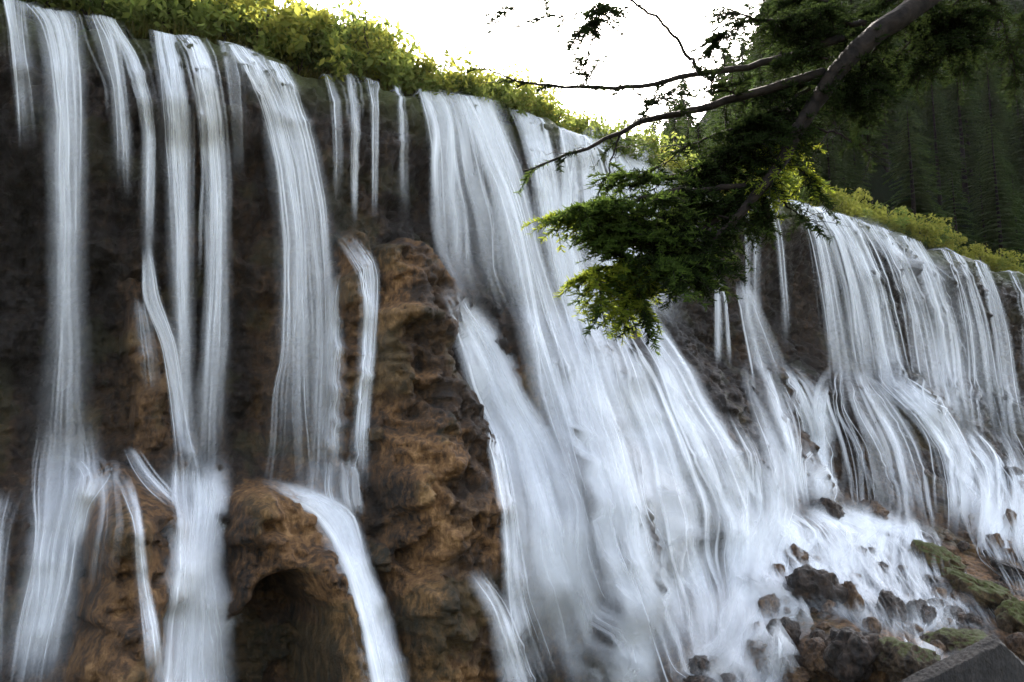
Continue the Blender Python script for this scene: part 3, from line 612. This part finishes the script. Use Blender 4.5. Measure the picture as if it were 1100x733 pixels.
fall('white ribbon falling right of a dark gap in the central rim',
     sp([(117, 546, 578, .65), (140, 556, 588, .7), (190, 570, 598, .62), (250, 576, 606, .45), (310, 584, 630, .38), (380, 596, 668, .4), (470, 626, 700, .4), (600, 660, 730, .42), (760, 700, 770, .4)], 84, (4, 22), vout=.7))
fall('widest white curtain of the central falls, left of the tree',
     sp([(138, 600, 640, .7), (158, 602, 690, .75), (200, 600, 716, .7), (260, 600, 726, .6), (330, 610, 740, .5), (370, 620, 750, .4)], 150, (4, 24), vout=.6),
     sp([(290, 610, 660, .4), (340, 640, 700, .55), (400, 660, 750, .62), (470, 676, 790, .62), (560, 700, 830, .6), (650, 726, 830, .62), (733, 742, 800, .62), (770, 750, 800, .5)], 110, (5, 26), vout=0, jit=.3),
     sp([(300, 560, 600, .35), (380, 580, 640, .5), (460, 600, 650, .5), (560, 620, 690, .5), (660, 660, 740, .5), (760, 700, 790, .5)], 54, (5, 22), vout=0, jit=.3))
fall('thick creamy apron of water at the foot of the central falls',
     sp([(400, 520, 600, .3), (460, 545, 640, .5), (540, 568, 680, .4), (620, 585, 700, .36), (733, 610, 740, .4), (780, 620, 760, .4)], 76, (6, 30), vout=0, jit=.3, fo=.06),
     sp([(440, 770, 830, .35), (490, 790, 850, .55), (550, 790, 860, .5), (600, 780, 840, .5), (680, 760, 820, .5), (733, 740, 800, .5)], 80, (5, 22), vout=0, jit=.25))
fall('small white stream at the rim half hidden behind the tree foliage', sp([(180, 684, 704, .6), (200, 690, 714, .6), (240, 694, 720, .5), (320, 700, 730, .4)], 26, (3, 11)))
# --- right falls
fall('pair of thin streams just right of the tree foliage',
     sp([(207, 796, 808, .55), (250, 800, 812, .5), (320, 800, 812, .35), (390, 800, 820, .25)], 16, (2, 7)),
     sp([(300, 788, 802, .55), (340, 790, 812, .55), (380, 796, 830, .5), (420, 800, 850, .5)], 30, (4, 14), vout=.3),
     sp([(300, 766, 778, .5), (350, 766, 782, .45), (400, 764, 786, .3)], 14, (3, 10), vout=.3))
fall('thin lone thread in the dark bay of the right falls', sp([(209, 822, 830, .5), (260, 832, 840, .5), (330, 838, 846, .35), (390, 838, 850, .2)], 13, (2, 6)))
GR = 'streams of the right-hand falls'
for lb, rw, nn_ in [
 ('left end stream of the right falls beside the dark bay', [(212, 840, 866, .6), (240, 862, 882, .6), (300, 872, 896, .4), (360, 878, 906, .28), (420, 880, 920, 0.25), (465, 888, 934, 0.20)], 34),
 ('bright stream of the right falls rounding the rim left of a dark slit', [(219, 866, 886, .7), (250, 886, 908, .65), (310, 902, 926, .5), (360, 908, 934, .4), (410, 914, 944, 0.31), (455, 922, 958, 0.25)], 38),
 ('wide white stream of the right falls over the pale rock patch', [(226, 888, 918, .65), (255, 904, 938, .65), (310, 924, 960, .48), (370, 934, 972, .38), (430, 944, 990, 0.35), (475, 952, 1004, 0.28)], 50),
 ('middle white stream of the right falls between two dark notches', [(240, 930, 952, .7), (270, 948, 972, .65), (330, 966, 996, .48), (390, 974, 1010, .42), (450, 984, 1026, 0.38), (495, 992, 1040, 0.30)], 48),
 ('full white stream of the right falls right of the middle notch', [(252, 966, 986, .65), (285, 984, 1006, .6), (340, 998, 1026, .48), (400, 1006, 1038, .42), (460, 1012, 1050, 0.38), (505, 1020, 1064, 0.30)], 46),
 ('rounded white stream under the yellow shrubs in the right falls', [(267, 1012, 1030, .7), (295, 1024, 1044, .6), (350, 1034, 1058, .48), (410, 1040, 1068, .42), (465, 1044, 1080, 0.44), (510, 1052, 1094, 0.35)], 42),
 ('last stream of the right falls before the dark rock recess', [(277, 1040, 1058, .65), (310, 1054, 1070, .6), (360, 1064, 1082, .45), (420, 1070, 1092, .4), (470, 1074, 1104, 0.44), (515, 1082, 1118, 0.35)], 36),
 ('small separate stream at the right edge beyond the dark recess', [(288, 1080, 1090, .6), (310, 1086, 1100, .55), (350, 1092, 1106, .3), (400, 1094, 1110, 0.19), (445, 1102, 1124, 0.15)], 18)]:
    fall(lb, sp(rw, nn_, (3, 13), vout=.8), group=GR)
fall('misty backing veil behind the streams of the right falls',
     sp([(240, 900, 930, .18), (300, 900, 1050, .26), (380, 910, 1080, .34), (440, 940, 1096, .36), (480, 1000, 1104, .3)], 66, (8, 26), vout=.5), group=GR)
fall('spreading white apron below the dark bay of the right falls',
     sp([(385, 800, 850, .3), (420, 800, 880, .6), (460, 810, 892, .6), (520, 830, 884, .5), (560, 836, 890, .5)], 90, (4, 18), vout=0, jit=.25))
fall('rounded white apron bulging below the right falls',
     sp([(385, 900, 950, .3), (405, 880, 960, .55), (440, 866, 1010, .55), (480, 872, 1036, .48), (530, 880, 1050, .36), (590, 890, 1056, .3)], 84, (4, 20), vout=0, jit=.3),
     sp([(395, 930, 960, .6), (420, 950, 1000, .7), (450, 980, 1024, .75), (490, 1004, 1044, .75), (540, 1012, 1052, .7), (585, 1010, 1050, .6)], 60, (4, 14), vout=0, jit=.12),
     sp([(410, 880, 900, .5), (450, 866, 888, .5), (500, 868, 890, .5), (560, 872, 896, .5)], 24, (3, 10), vout=0))
# --- rapids
ribbons('water', [
 sp([(455, 1010, 1110, 0.39), (490, 1036, 1120, 0.78), (540, 1046, 1130, 0.85), (590, 1040, 1130, 0.78), (640, 1080, 1130, 0.65)], 90, (4, 18), vout=0, jit=.3, wob=.1, wl=40, dive=1, mul=1.4),
 sp([(545, 826, 900, 0.65), (570, 830, 1010, 0.78), (600, 838, 1040, 0.78), (640, 860, 1050, 0.72), (690, 900, 1080, 0.52)], 170, (4, 18), vout=0, jit=.45, wob=.1, wl=30, dive=1, mul=1.4),
 sp([(575, 812, 850, 0.65), (610, 800, 860, 0.91), (650, 780, 880, 0.91), (690, 770, 900, 0.85), (733, 730, 900, 0.78), (760, 720, 900, 0.78)], 130, (4, 20), vout=0, jit=.4, wob=.12, wl=30, dive=1, mul=1.4),
 sp([(560, 930, 1000, 0.78), (585, 900, 1000, 0.85), (620, 880, 1010, 0.78), (660, 930, 1040, 0.65)], 90, (3, 14), vout=0, jit=.4, wob=.1, wl=25, dive=1, mul=1.4),
 sp([(560, 1030, 1120, .6), (600, 1046, 1130, .6), (650, 1070, 1140, .5)], 60, (3, 9), vout=0, jit=.4, wob=.1, wl=25, dive=1),
 sp([(560, 850, 1020, .5), (600, 840, 1040, .6), (660, 870, 1060, .5), (700, 900, 1000, .4)], 90, (3, 9), vout=0, jit=.5, wob=.1, wl=25, dive=1),
 sp([(590, 990, 1010, 0.65), (630, 1020, 1050, 0.72), (670, 1040, 1082, 0.65), (690, 1050, 1090, 0.39)], 34, (3, 9), vout=0, jit=.3, wob=.1, wl=25, dive=1, mul=1.4),
 sp([(640, 920, 940, 0.65), (675, 922, 946, 0.85)], 18, (2, 6), vout=0), sp([(640, 966, 978, 0.65), (660, 966, 988, 0.91), (690, 966, 996, 0.78)], 24, (2, 7), vout=0),
 sp([(690, 960, 1000, 0.78), (720, 955, 1000, 0.78)], 20, (4, 10), vout=0), sp([(710, 890, 905, 0.91), (745, 895, 930, 0.91)], 14, (3, 8), vout=0)], kind='structure')

# ---------------------------------------------------------------- plants on the rim
def leaves(P, size, flat=0.0):
    """one small folded quad leaf per point"""
    n = len(P); a = rng.normal(size=(n, 3)); a /= np.linalg.norm(a, axis=1)[:, None]; b = rng.normal(size=(n, 3)); b -= a * (a * b).sum(1)[:, None]; b /= np.linalg.norm(b, axis=1)[:, None]
    sz = size * (.6 + .8 * rng.random(n))[:, None]
    v = np.stack([P - a * sz, P + b * sz * .45, P + a * sz, P - b * sz * .45], 1).reshape(-1, 3)
    return v, np.arange(4 * n).reshape(-1, 4)
def tube(path, rad, sides=6):
    path = np.asarray(path, float); rad = np.asarray(rad, float); n = len(path); T = np.gradient(path, axis=0); T /= np.linalg.norm(T, axis=1)[:, None] + 1e-9
    ref = np.array([.31, .2, .93]); A_ = np.cross(T, ref); A_ /= np.linalg.norm(A_, axis=1)[:, None] + 1e-9; B_ = np.cross(T, A_)
    th = np.arange(sides) * 2 * math.pi / sides
    v = path[:, None] + rad[:, None, None] * (A_[:, None] * np.cos(th)[None, :, None] + B_[:, None] * np.sin(th)[None, :, None])
    f = [(i * sides + j, i * sides + (j + 1) % sides, (i + 1) * sides + (j + 1) % sides, (i + 1) * sides + j) for i in range(n - 1) for j in range(sides)]
    return v.reshape(-1, 3), np.array(f)
def join(parts):
    V, Fc, b = [], [], 0
    for v, f in parts: V.append(v); Fc.append(np.asarray(f) + b); b += len(v)
    return np.concatenate(V), np.concatenate(Fc)
def make_shrub(mat, nclump=24, leaf=.08, per=60, tall=1.0):
    e = empty('shrub', (0, 0, -500)); st = []; pts = []
    for k in range(9):
        az = rng.random() * 6.28; r = .25 + .75 * rng.random(); hh = (.7 + .9 * rng.random()) * tall
        p0 = np.zeros(3); p1 = np.array([math.cos(az) * r * .5, math.sin(az) * r * .5, hh * .55]); p2 = np.array([math.cos(az) * r, math.sin(az) * r, hh])
        tt_ = np.linspace(0, 1, 7)[:, None]; path = p0 * (1 - tt_) ** 2 + 2 * p1 * tt_ * (1 - tt_) + p2 * tt_ ** 2 + rng.normal(size=(7, 3)) * .03
        st.append(tube(path, np.linspace(.03, .008, 7), 5))
    for k in range(nclump):
        az = rng.random() * 6.28; r = math.sqrt(rng.random()) * 1.05; zc = tall * (.25 + 1.15 * rng.random() * (1 - .4 * r * r)); c_ = np.array([math.cos(az) * r, math.sin(az) * r, zc]); rad = .18 + .3 * rng.random()
        d = rng.normal(size=(per, 3)); d /= np.linalg.norm(d, axis=1)[:, None]; pts.append(c_ + d * (rad * rng.random(per) ** .4)[:, None] * np.array([1, 1, .8]))
    v, f = join(st); mesh('stem', v, f, M['twig'], e)
    v, f = leaves(np.concatenate(pts), leaf); mesh('foliage', v, f, mat, e, smooth=False)
    return e
protos = {'a': [make_shrub(M['leaf_a']) for _ in range(3)], 'b': [make_shrub(M['leaf_b']) for _ in range(3)], 'c': [make_shrub(M['leaf_c'], 30) for _ in range(2)], 't': [make_shrub(M['leaf_a'], 22, .07, 45, 1.6), make_shrub(M['leaf_b'], 22, .07, 45, 1.7)]}
used = set()
def put_shrub(kind, u, v, bk, size, label, group):
    """u, v: where the shrub's foot shows; bk: metres behind the rim"""
    p = protos[kind][rng.integers(len(protos[kind]))]
    o = p if id(p) not in used else copy_tree(p); used.add(id(p))
    s, _ = pix(u, v, -bk); q = world(s, -bk, backz(s, bk)); o.location = q; o.location[2] -= .1 * size
    o.rotation_euler = (0, 0, rng.random() * 6.28); o.scale = (size * (.85 + .3 * rng.random()), size * (.85 + .3 * rng.random()), size * (.85 + .3 * rng.random()))
    return tag(o, label, 'shrub', group)
def strip(u0, u1, n, kinds, sz, bk, label):
    for k in range(n):
        u = u0 + (u1 - u0) * (k + rng.random()) / n
        put_shrub(random.choice(kinds), u, np.interp(u, ru, rv), bk[0] + (bk[1] - bk[0]) * rng.random(), sz[0] + (sz[1] - sz[0]) * rng.random(), label, 'shrubs along the rim')
strip(-40, 150, 12, 'aact', (1.3, 2.6), (1.0, 4.5), 'dense green shrub on the far left rim above the first streams')
strip(150, 270, 12, 'aabct', (1.2, 2.5), (1.0, 4.5), 'green and yellow shrub on the rim above the left white bands')
strip(265, 350, 12, 'aabbct', (1.1, 2.3), (.9, 4), 'leafy shrub on the rim above the leaning white bands')
strip(345, 455, 15, 'aabct', (1.0, 2.2), (.7, 4), 'bushy green shrub above the four thin threads')
strip(455, 545, 15, 'aabc', (1.0, 1.6), (1.0, 3), 'low green shrub above the left part of the central falls')
strip(535, 605, 16, 'abbt', (.9, 1.7), (.6, 3), 'yellow green shrub above the dark gap of the central falls')
strip(605, 720, 24, 'abbct', (1.0, 1.9), (.7, 3.5), 'sunlit low shrub above the widest curtain of the central falls')
strip(720, 830, 14, 'abc', (1.2, 1.6), (.8, 4.5), 'shrub on the rim behind the near tree foliage')
strip(830, 905, 14, 'bbac', (1.2, 2.2), (1.2, 5), 'yellow green shrub on the rim above the left of the right falls')
strip(900, 985, 14, 'bbac', (1.2, 2.2), (1.0, 5), 'bright shrub on the rim above the middle of the right falls')
strip(980, 1110, 18, 'bbac', (1.0, 1.9), (.6, 5), 'low yellow green shrub on the rim at the right end under the forest')
def rim_grass():
    n = 16000; s_ = gs[0] + (gs[-1] - gs[0]) * rng.random(n); keep_ = fbm(s_ * .6, 0 * s_, 44, 3) + .5 * rng.random(n) > .12; s_ = s_[keep_]; n = len(s_)
    bk = .35 + 2.2 * rng.random(n) ** 1.6; p = world(s_, -bk, rimz(s_) - .1 + .1 * np.minimum(bk, 2)); hgt_ = (.22 + .45 * rng.random(n)) * (.6 + .5 * vn(s_ * .9, 0 * s_, 4))
    az = rng.random(n) * 6.28; ln = hgt_ * .6; dx = np.stack([np.cos(az) * ln + np.interp(s_, S, NX) * ln, np.sin(az) * ln + np.interp(s_, S, NY) * ln, hgt_], 1)
    wv = np.stack([-np.sin(az), np.cos(az), 0 * az], 1) * .022; mid = p + dx * np.array([.35, .35, .75]); tip = p + dx * np.array([1.1, 1.1, .8])
    v = np.stack([p - wv, p + wv, mid + wv * .8, tip + wv * .1, tip - wv * .1, mid - wv * .8], 1).reshape(-1, 3); b = np.arange(n)[:, None] * 6
    tag(mesh('grass', v, np.concatenate([b + np.array([[0, 1, 2, 5]]), b + np.array([[5, 2, 3, 4]])]), M['grass'], smooth=False), 'tufts of grass hanging over the waterfall rim between the streams', 'grass', kind='stuff')
rim_grass()
# spindly sapling against the sky
def sapling(u, v, bk, hgt, label):
    e = empty('sapling', (0, 0, 0)); s, _ = pix(u, v, -bk); e.location = world(s, -bk, backz(s, bk)); st = []; pts = []
    for k in range(5):
        lean = rng.normal(size=2) * .22; tt_ = np.linspace(0, 1, 10); hh = hgt * (.6 + .4 * rng.random())
        path = np.stack([lean[0] * tt_ * hh * .5 + .03 * rng.normal(size=10), lean[1] * tt_ * hh * .5, tt_ * hh], 1); st.append(tube(path, np.linspace(.03, .006, 10), 5))
        for q in range(14):
            b0 = path[rng.integers(3, 10)]; dr = rng.normal(size=3); dr[2] = abs(dr[2]); dr /= np.linalg.norm(dr); ln = .2 + .35 * rng.random()
            bp = b0 + dr * np.linspace(0, ln, 4)[:, None]; st.append(tube(bp, np.linspace(.01, .004, 4), 4)); pts.append(b0 + dr * (rng.random(14) * ln)[:, None] + rng.normal(size=(14, 3)) * .06)
    v_, f_ = join(st); mesh('stem', v_, f_, M['twig'], e); v_, f_ = leaves(np.concatenate(pts), .06); mesh('foliage', v_, f_, M['leaf_c'], e, smooth=False)
    tag(e, label, 'sapling')
sapling(474, 100, 2.0, 3.1, 'spindly sapling with sparse leaves standing against the white sky above the central falls')

# ---------------------------------------------------------------- forest on the right-hand hill
def make_conifer(hgt=16.0):
    e = empty('spruce_tree', (0, 0, -500)); v, f = tube(np.array([[0, 0, 0], [0, 0, hgt * .5], [0, 0, hgt]]), [.26, .15, .02], 7); mesh('trunk', v, f, M['bark'], e)
    P, T = [], []
    z = hgt * .1
    while z < hgt * .99:
        fr = 1 - z / hgt; L_ = (.3 + 3.5 * fr ** .8) * (.8 + .3 * rng.random()); nb = 10 if fr > .25 else 7
        for k in range(nb):
            az = rng.random() * 6.28; ln = L_ * (.65 + .5 * rng.random()); m = max(5, int(ln * 7)); tt_ = np.linspace(.1, 1, m)
            c_ = np.stack([np.cos(az) * tt_ * ln, np.sin(az) * tt_ * ln, z + .25 * tt_ * ln * .3 - .42 * ln * tt_ ** 2 * .8], 1)
            side = np.array([-math.sin(az), math.cos(az), 0]); out_ = np.array([math.cos(az), math.sin(az), -.35])
            for sg in (-1, 1):
                w_ = (.22 + .2 * ln * (1 - tt_)) * (.7 + .6 * rng.random(m)); tip = c_ + (side * sg * .75 + out_ * .65) * w_[:, None] + np.array([0, 0, -.12]) * rng.random((m, 1)) * 1.5
                bse = c_ + out_ * .16; lo = c_ - out_ * .05 + np.array([0, 0, -.1])
                P.append(np.stack([c_ - out_ * .08, tip * .98 + lo * .02, tip, bse], 1).reshape(-1, 3))
        z += .30 + .28 * fr
    V = np.concatenate(P); mesh('crown', V, np.arange(len(V)).reshape(-1, 4), M['needle'], e, smooth=False); return e
cprot = [make_conifer(h_) for h_ in (13, 16, 18, 14.5)]; cused = set(); placed = []
tries = 0
def project(p):
    cp, sp_ = math.cos(PITCH), math.sin(PITCH); d = p[1] * cp + p[2] * sp_
    return 550 + F * p[0] / d, 366.5 - F * (-p[1] * sp_ + p[2] * cp) / d
while len(placed) < 280 and tries < 30000:
    tries += 1
    x = 12 + 125 * rng.random(); y = 60 + 130 * rng.random(); b_ = (y - rimy(x)) * .77
    if b_ < 5.5: continue
    z = float(hillz(np.array(x), np.array(y))); e_ = min((x - 17.) + (y - 60) * .1, 1.5 * (b_ - 5))
    if e_ < 1.5: continue
    u, v = project((x, y, z)); ut, vt = project((x, y, z + 15))
    if u < 690 or u > 1190 or vt > 260 or v < -60: continue
    if vt < np.interp(ut, [690, 745, 800, 870], [168, 108, 55, -80]): continue
    if any((x - a1) ** 2 + (y - a2) ** 2 < 2.3 ** 2 for a1, a2 in placed): continue
    placed.append((x, y)); p = cprot[rng.integers(4)]; o = p if id(p) not in cused else copy_tree(p); cused.add(id(p))
    o.location = (x, y, z - .3); sc_ = .55 + .75 * rng.random(); o.scale = (sc_, sc_, sc_); o.rotation_euler = (0, 0, rng.random() * 6.28)
    lb = 'dark spruce on the left slope of the forest hill showing against the sky' if u < 800 else ('dark spruce at the foot of the forest hill just above the rim shrubs' if e_ < 9 else 'dark spruce high on the shaded forest hill at upper right')
    tag(o, lb, 'tree', 'spruces on the forest hill')

for k in range(18):
    u = 775 + 150 * (k + rng.random()) / 18; bk = 6 + 7 * rng.random(); s_, _ = pix(u, np.interp(u, ru, rv), -bk); q = world(s_, -bk, 0.0); hz_ = float(hillz(q[0], q[1])); q[2] = max(hz_, float(backz(s_, bk))) - .3
    o = copy_tree(cprot[rng.integers(4)]); sc_ = .28 + .22 * rng.random(); o.location = q; o.scale = (sc_ * 1.2, sc_ * 1.2, sc_); o.rotation_euler = (0, 0, rng.random() * 6.28)
    tag(o, 'young dark spruce close behind the yellow shrubs at the left foot of the forest hill', 'tree', 'young spruces behind the rim')

# ---------------------------------------------------------------- near conifer reaching in from the right
def near_tree():
    root = at(1330, 366, 10.5); root[2] = -11.6
    e = empty('conifer_tree', tuple(root)); tag(e, 'near conifer reaching in from upper right with drooping dark boughs and bare twigs', 'tree')
    def loc(L): return np.array([at(u, v, d) for u, v, d in L]) - root
    def smooth(P, n):
        P = np.asarray(P); k = np.linspace(0, len(P) - 1, n); r = np.stack([np.interp(k, np.arange(len(P)), P[:, i]) for i in range(P.shape[1])], 1)
        for _ in range(3): r[1:-1] = .25 * r[:-2] + .5 * r[1:-1] + .25 * r[2:]
        return r
    tr = np.array([[0, 0, 0], [.1, 0, 6], [-.1, .1, 12], [.1, 0, 18], [0, 0, 22]]); tr = smooth(np.c_[tr, [.42, .36, .27, .16, .03]], 24)
    v, f = tube(tr[:, :3], tr[:, 3], 10); mesh('trunk', v, f, M['bark'], e)
    nodes = []
    def limb(L, r0, r1, name='branch', n=40, nodes_from=.0, wob=.012):
        P = loc(L); 
        if name == 'limb': P = np.r_[[[0, .05, P[0][2] + .9]], P]
        P = smooth(P, n); P[1:] += np.cumsum(rng.normal(size=(n - 1, 3)), 0) * wob * .9
        rr = (r1 * .6 + (r0 * (.8 if name == 'limb' else .62) - r1 * .6) * np.linspace(1, 0, n) ** 1.15) * .0105; v, f = tube(P, rr, 7); mesh(name, v, f, M['bark'], e); return P
    d = 9.0
    main = limb([(1180, -150, 10.2), (1060, -60, 9.8), (950, 15, 9.3), (892, 68, 9.1), (850, 128, 9), (812, 186, 8.8), (768, 236, 8.7), (722, 284, 8.6)], 24, 4, 'limb', 60)
    B = []
    spec = [([(905, 40, 9.2), (850, 58, 9.1), (800, 72, 9), (740, 84, 8.9), (680, 96, 8.8), (625, 100, 8.7), (570, 93, 8.6), (528, 79, 8.5)], 8, 1.2, .15),
            ([(885, 78, 9.1), (810, 102, 8.9), (740, 119, 8.8), (692, 131, 8.6), (650, 147, 8.5), (600, 166, 8.4), (548, 186, 8.3)], 9, 1.5, .12),
            ([(770, 236, 8.7), (720, 262, 8.5), (680, 280, 8.3), (645, 292, 8.2), (618, 300, 8.1)], 5, 1.2, 1),
            ([(800, 200, 8.8), (745, 208, 8.6), (690, 220, 8.4), (640, 235, 8.3), (596, 246, 8.2)], 6, 1.2, 1),
            ([(845, 140, 9), (790, 168, 8.9), (730, 192, 8.8), (672, 203, 8.7)], 6, 1.2, .62),
            ([(832, 164, 9), (838, 195, 8.9), (848, 220, 8.8), (872, 236, 8.7), (888, 242, 8.6)], 3, .8, .2),
            ([(850, 128, 9), (900, 145, 9.2), (942, 168, 9.3)], 3, .6, .12),
            ([(700, 245, 8.5), (730, 275, 8.4), (750, 292, 8.3)], 3, .6, .8),
            ([(668, 140, 8.6), (660, 170, 8.5), (648, 205, 8.4), (640, 232, 8.4)], 2.2, .6, .12),
            ([(755, 82, 8.9), (735, 60, 8.8), (705, 26, 8.7), (665, -4, 8.6)], 3.5, 2.2, 0), ([(665, -4, 8.6), (600, -6, 8.5), (560, 6, 8.5), (536, 12, 8.5)], 1.8, .7, .1),
            ([(700, 4, 8.6), (650, 12, 8.5), (600, 18, 8.4), (575, 14, 8.4)], 1.4, .5, .15), ([(652, 0, 8.6), (640, 20, 8.5), (622, 38, 8.5)], 1.3, .5, .5),
            ([(930, 25, 9.2), (880, 20, 9.1), (830, 15, 9), (780, 5, 8.9)], 6, 1.5, .7), ([(980, -5, 9.4), (930, 60, 9.6), (890, 110, 9.7)], 6, 1, .9),
            ([(870, 95, 9.1), (800, 130, 9), (740, 150, 8.9), (700, 176, 8.8)], 4, .8, .35), ([(860, 110, 9.1), (790, 145, 9.2), (750, 185, 9.2)], 5, 1, 1),
            ([(1000, -10, 9.5), (1010, 40, 9.7), (985, 90, 9.8)], 5, 1, .8), ([(1040, -30, 9.6), (1075, 30, 9.9), (1090, 90, 10)], 5, 1, .6),
            ([(720, 284, 8.6), (690, 296, 8.5), (660, 300, 8.4)], 3, .8, 1), ([(800, 110, 8.9), (770, 92, 8.8), (740, 70, 8.7)], 2, .6, .3), ([(690, 131, 8.6), (700, 110, 8.5), (726, 95, 8.4)], 1.6, .6, .2),
            ([(640, 98, 8.7), (628, 80, 8.7), (616, 68, 8.7)], 1.2, .5, .15), ([(830, 160, 9), (860, 185, 9.1), (870, 205, 9.2)], 3, .8, .4)]
    dark, yel, mid_, tw = [], [], [], []
    def spray(P, dens):
        m = len(P)
        for k in range(int(dens * m * 1.5)):
            i = rng.integers(int(m * .12), m); b0 = P[i]; tn = P[min(i + 1, m - 1)] - P[max(i - 1, 0)]; tn /= np.linalg.norm(tn) + 1e-9
            dr = tn * .6 + rng.normal(size=3) * np.array([.8, .8, .16]) + np.array([0, 0, -.03]); dr /= np.linalg.norm(dr); ln = .12 + .27 * rng.random()
            q = np.linspace(0, 1, 6)[:, None]; bp = b0 + dr * q * ln + np.array([0, 0, -.08]) * q ** 2; tw.append(tube(bp, np.linspace(.006, .002, 6), 4))
            nl = 46; tq = rng.random(nl)[:, None]; c_ = b0 + dr * tq * ln + np.array([0, 0, -.08]) * tq ** 2
            sd2 = np.cross(dr, rng.normal(size=(nl, 3))); sd2[:, 2] *= .3; sd2 /= np.linalg.norm(sd2, axis=1)[:, None]
            tip = c_ + (sd2 * .8 + dr * .6) * (.035 + .045 * rng.random((nl, 1))); wv = np.cross(tip - c_, rng.normal(size=(nl, 3))); wv /= np.linalg.norm(wv, axis=1)[:, None]; wv *= .007
            quad = np.stack([c_ - wv, c_ + wv, tip + wv * .6, tip - wv * .6], 1).reshape(-1, 3)
            u_, v_ = project(b0 + root)
            ly = (v_ > 282 and u_ < 690) or (u_ < 640 and 225 < v_ < 262) or (820 < u_ < 872 and 150 < v_ < 210)  # chosen spots that get the sun-painted needle colour
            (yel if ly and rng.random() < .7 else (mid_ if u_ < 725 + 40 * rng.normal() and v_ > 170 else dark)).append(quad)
    spray(main[24:], .9)
    for L_, r0, r1, dn in spec:
        P = limb(L_, r0, r1, 'branch', 30); spray(P, dn * 1.5)
        if dn > .6:
            for k in range(4):
                i = rng.integers(6, 26); dr = rng.normal(size=3) * np.array([1, 1, .35]) + (P[-1] - P[0]) * .25; dr /= np.linalg.norm(dr); q = np.linspace(0, 1, 14)[:, None]
                P2_ = P[i] + dr * q * (.35 + .3 * rng.random()) + np.array([0, 0, -.08]) * q ** 2; tw.append(tube(P2_, np.linspace(.014, .004, 14), 5)); spray(P2_, 1.6)
        elif dn > 0:
            for k in range(12):
                i = rng.integers(4, 29); dr = rng.normal(size=3) * np.array([1, .5, .8]) + (P[-1] - P[0]) * .3; dr /= np.linalg.norm(dr); q = np.linspace(0, 1, 8)[:, None]
                tw.append(tube(P[i] + dr * q * (.15 + .35 * rng.random()) + rng.normal(size=(8, 3)) * .008, np.linspace(.006, .002, 8), 4))
    CL = [(800, 190, 8.9, 55, 45), (845, 85, 9.3, 50, 35), (735, 225, 8.7, 55, 40), (690, 245, 8.5, 50, 32), (650, 262, 8.3, 36, 24), (780, 240, 8.8, 40, 40), (715, 280, 8.6, 40, 30),
          (870, 35, 9.4, 60, 30), (950, 40, 9.7, 75, 45), (905, 110, 9.7, 50, 45), (1000, 70, 9.9, 60, 50), (1060, 30, 10.0, 55, 45), (690, 300, 8.4, 38, 10), (770, 200, 9.2, 50, 50), (820, 140, 9.3, 50, 40), (640, 240, 8.3, 34, 16)]
    for cu_, cv_, cd_, su, sv in CL:
        for k in range(4):
            u1, v1_ = cu_ + su * rng.normal() * .55, cv_ + sv * rng.normal() * .5; p1 = at(u1, v1_, cd_ + rng.normal() * .25) - root
            i = int(np.argmin(((main - p1) ** 2).sum(1))); i = max(2, i - 4); dd_ = p1 - main[i]; ln = np.linalg.norm(dd_); dr = dd_ / ln; st0 = p1 - dr * min(ln, .55)
            q = np.linspace(0, 1, 12)[:, None]; P2_ = st0 + (p1 - st0) * q + np.array([0, 0, .05]) * np.sin(q * 3.1); tw.append(tube(P2_, np.linspace(.012, .003, 12), 5)); spray(np.r_[P2_, P2_], .75)
    # crown over the frame so the tree is whole from other viewpoints
    for k in range(46):
        zc = 7 + 14.5 * rng.random(); az = rng.random() * 6.28; ln = 3.2 * (1 - (zc - 6) / 18) + .4; q = np.linspace(0, 1, 16)[:, None]
        if math.cos(az) < -.2 and zc < 16: continue
        P = np.array([0, 0, zc]) + np.array([math.cos(az), math.sin(az), -.1]) * q * ln + np.array([0, 0, -.5]) * q ** 2; tw.append(tube(P, np.linspace(.05, .01, 16), 5)); spray(P, .9)
    v, f = join(tw); mesh('twigs', v, f, M['bark'], e)
    for nm, A_, mt in (('foliage', dark, 'larch'), ('green_foliage', mid_, 'larch_m'), ('sun_painted_foliage', yel, 'larch_y')):
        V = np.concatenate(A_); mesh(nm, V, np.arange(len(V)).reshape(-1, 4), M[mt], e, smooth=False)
near_tree()

# ---------------------------------------------------------------- air
def haze():
    hm = bpy.data.materials.new('haze_air'); hm.use_nodes = True; t = hm.node_tree
    for n in list(t.nodes): t.nodes.remove(n)
    out = t.nodes.new('ShaderNodeOutputMaterial'); v = t.nodes.new('ShaderNodeVolumePrincipled')
    v.inputs['Color'].default_value = (.95, .96, 1, 1); v.inputs['Density'].default_value = .000035; v.inputs['Anisotropy'].default_value = .4
    t.links.new(v.outputs[0], out.inputs['Volume'])
    a, b, c, d, e, f = -3050, 3050, -3050, 3050, -12.7, 420
    V = [(x, y, z) for z in (e, f) for x, y in ((a, c), (b, c), (b, d), (a, d))]
    tag(mesh('haze', V, [(0, 3, 2, 1), (4, 5, 6, 7), (0, 1, 5, 4), (1, 2, 6, 5), (2, 3, 7, 6), (3, 0, 4, 7)], hm, smooth=False), kind='stuff')
haze()
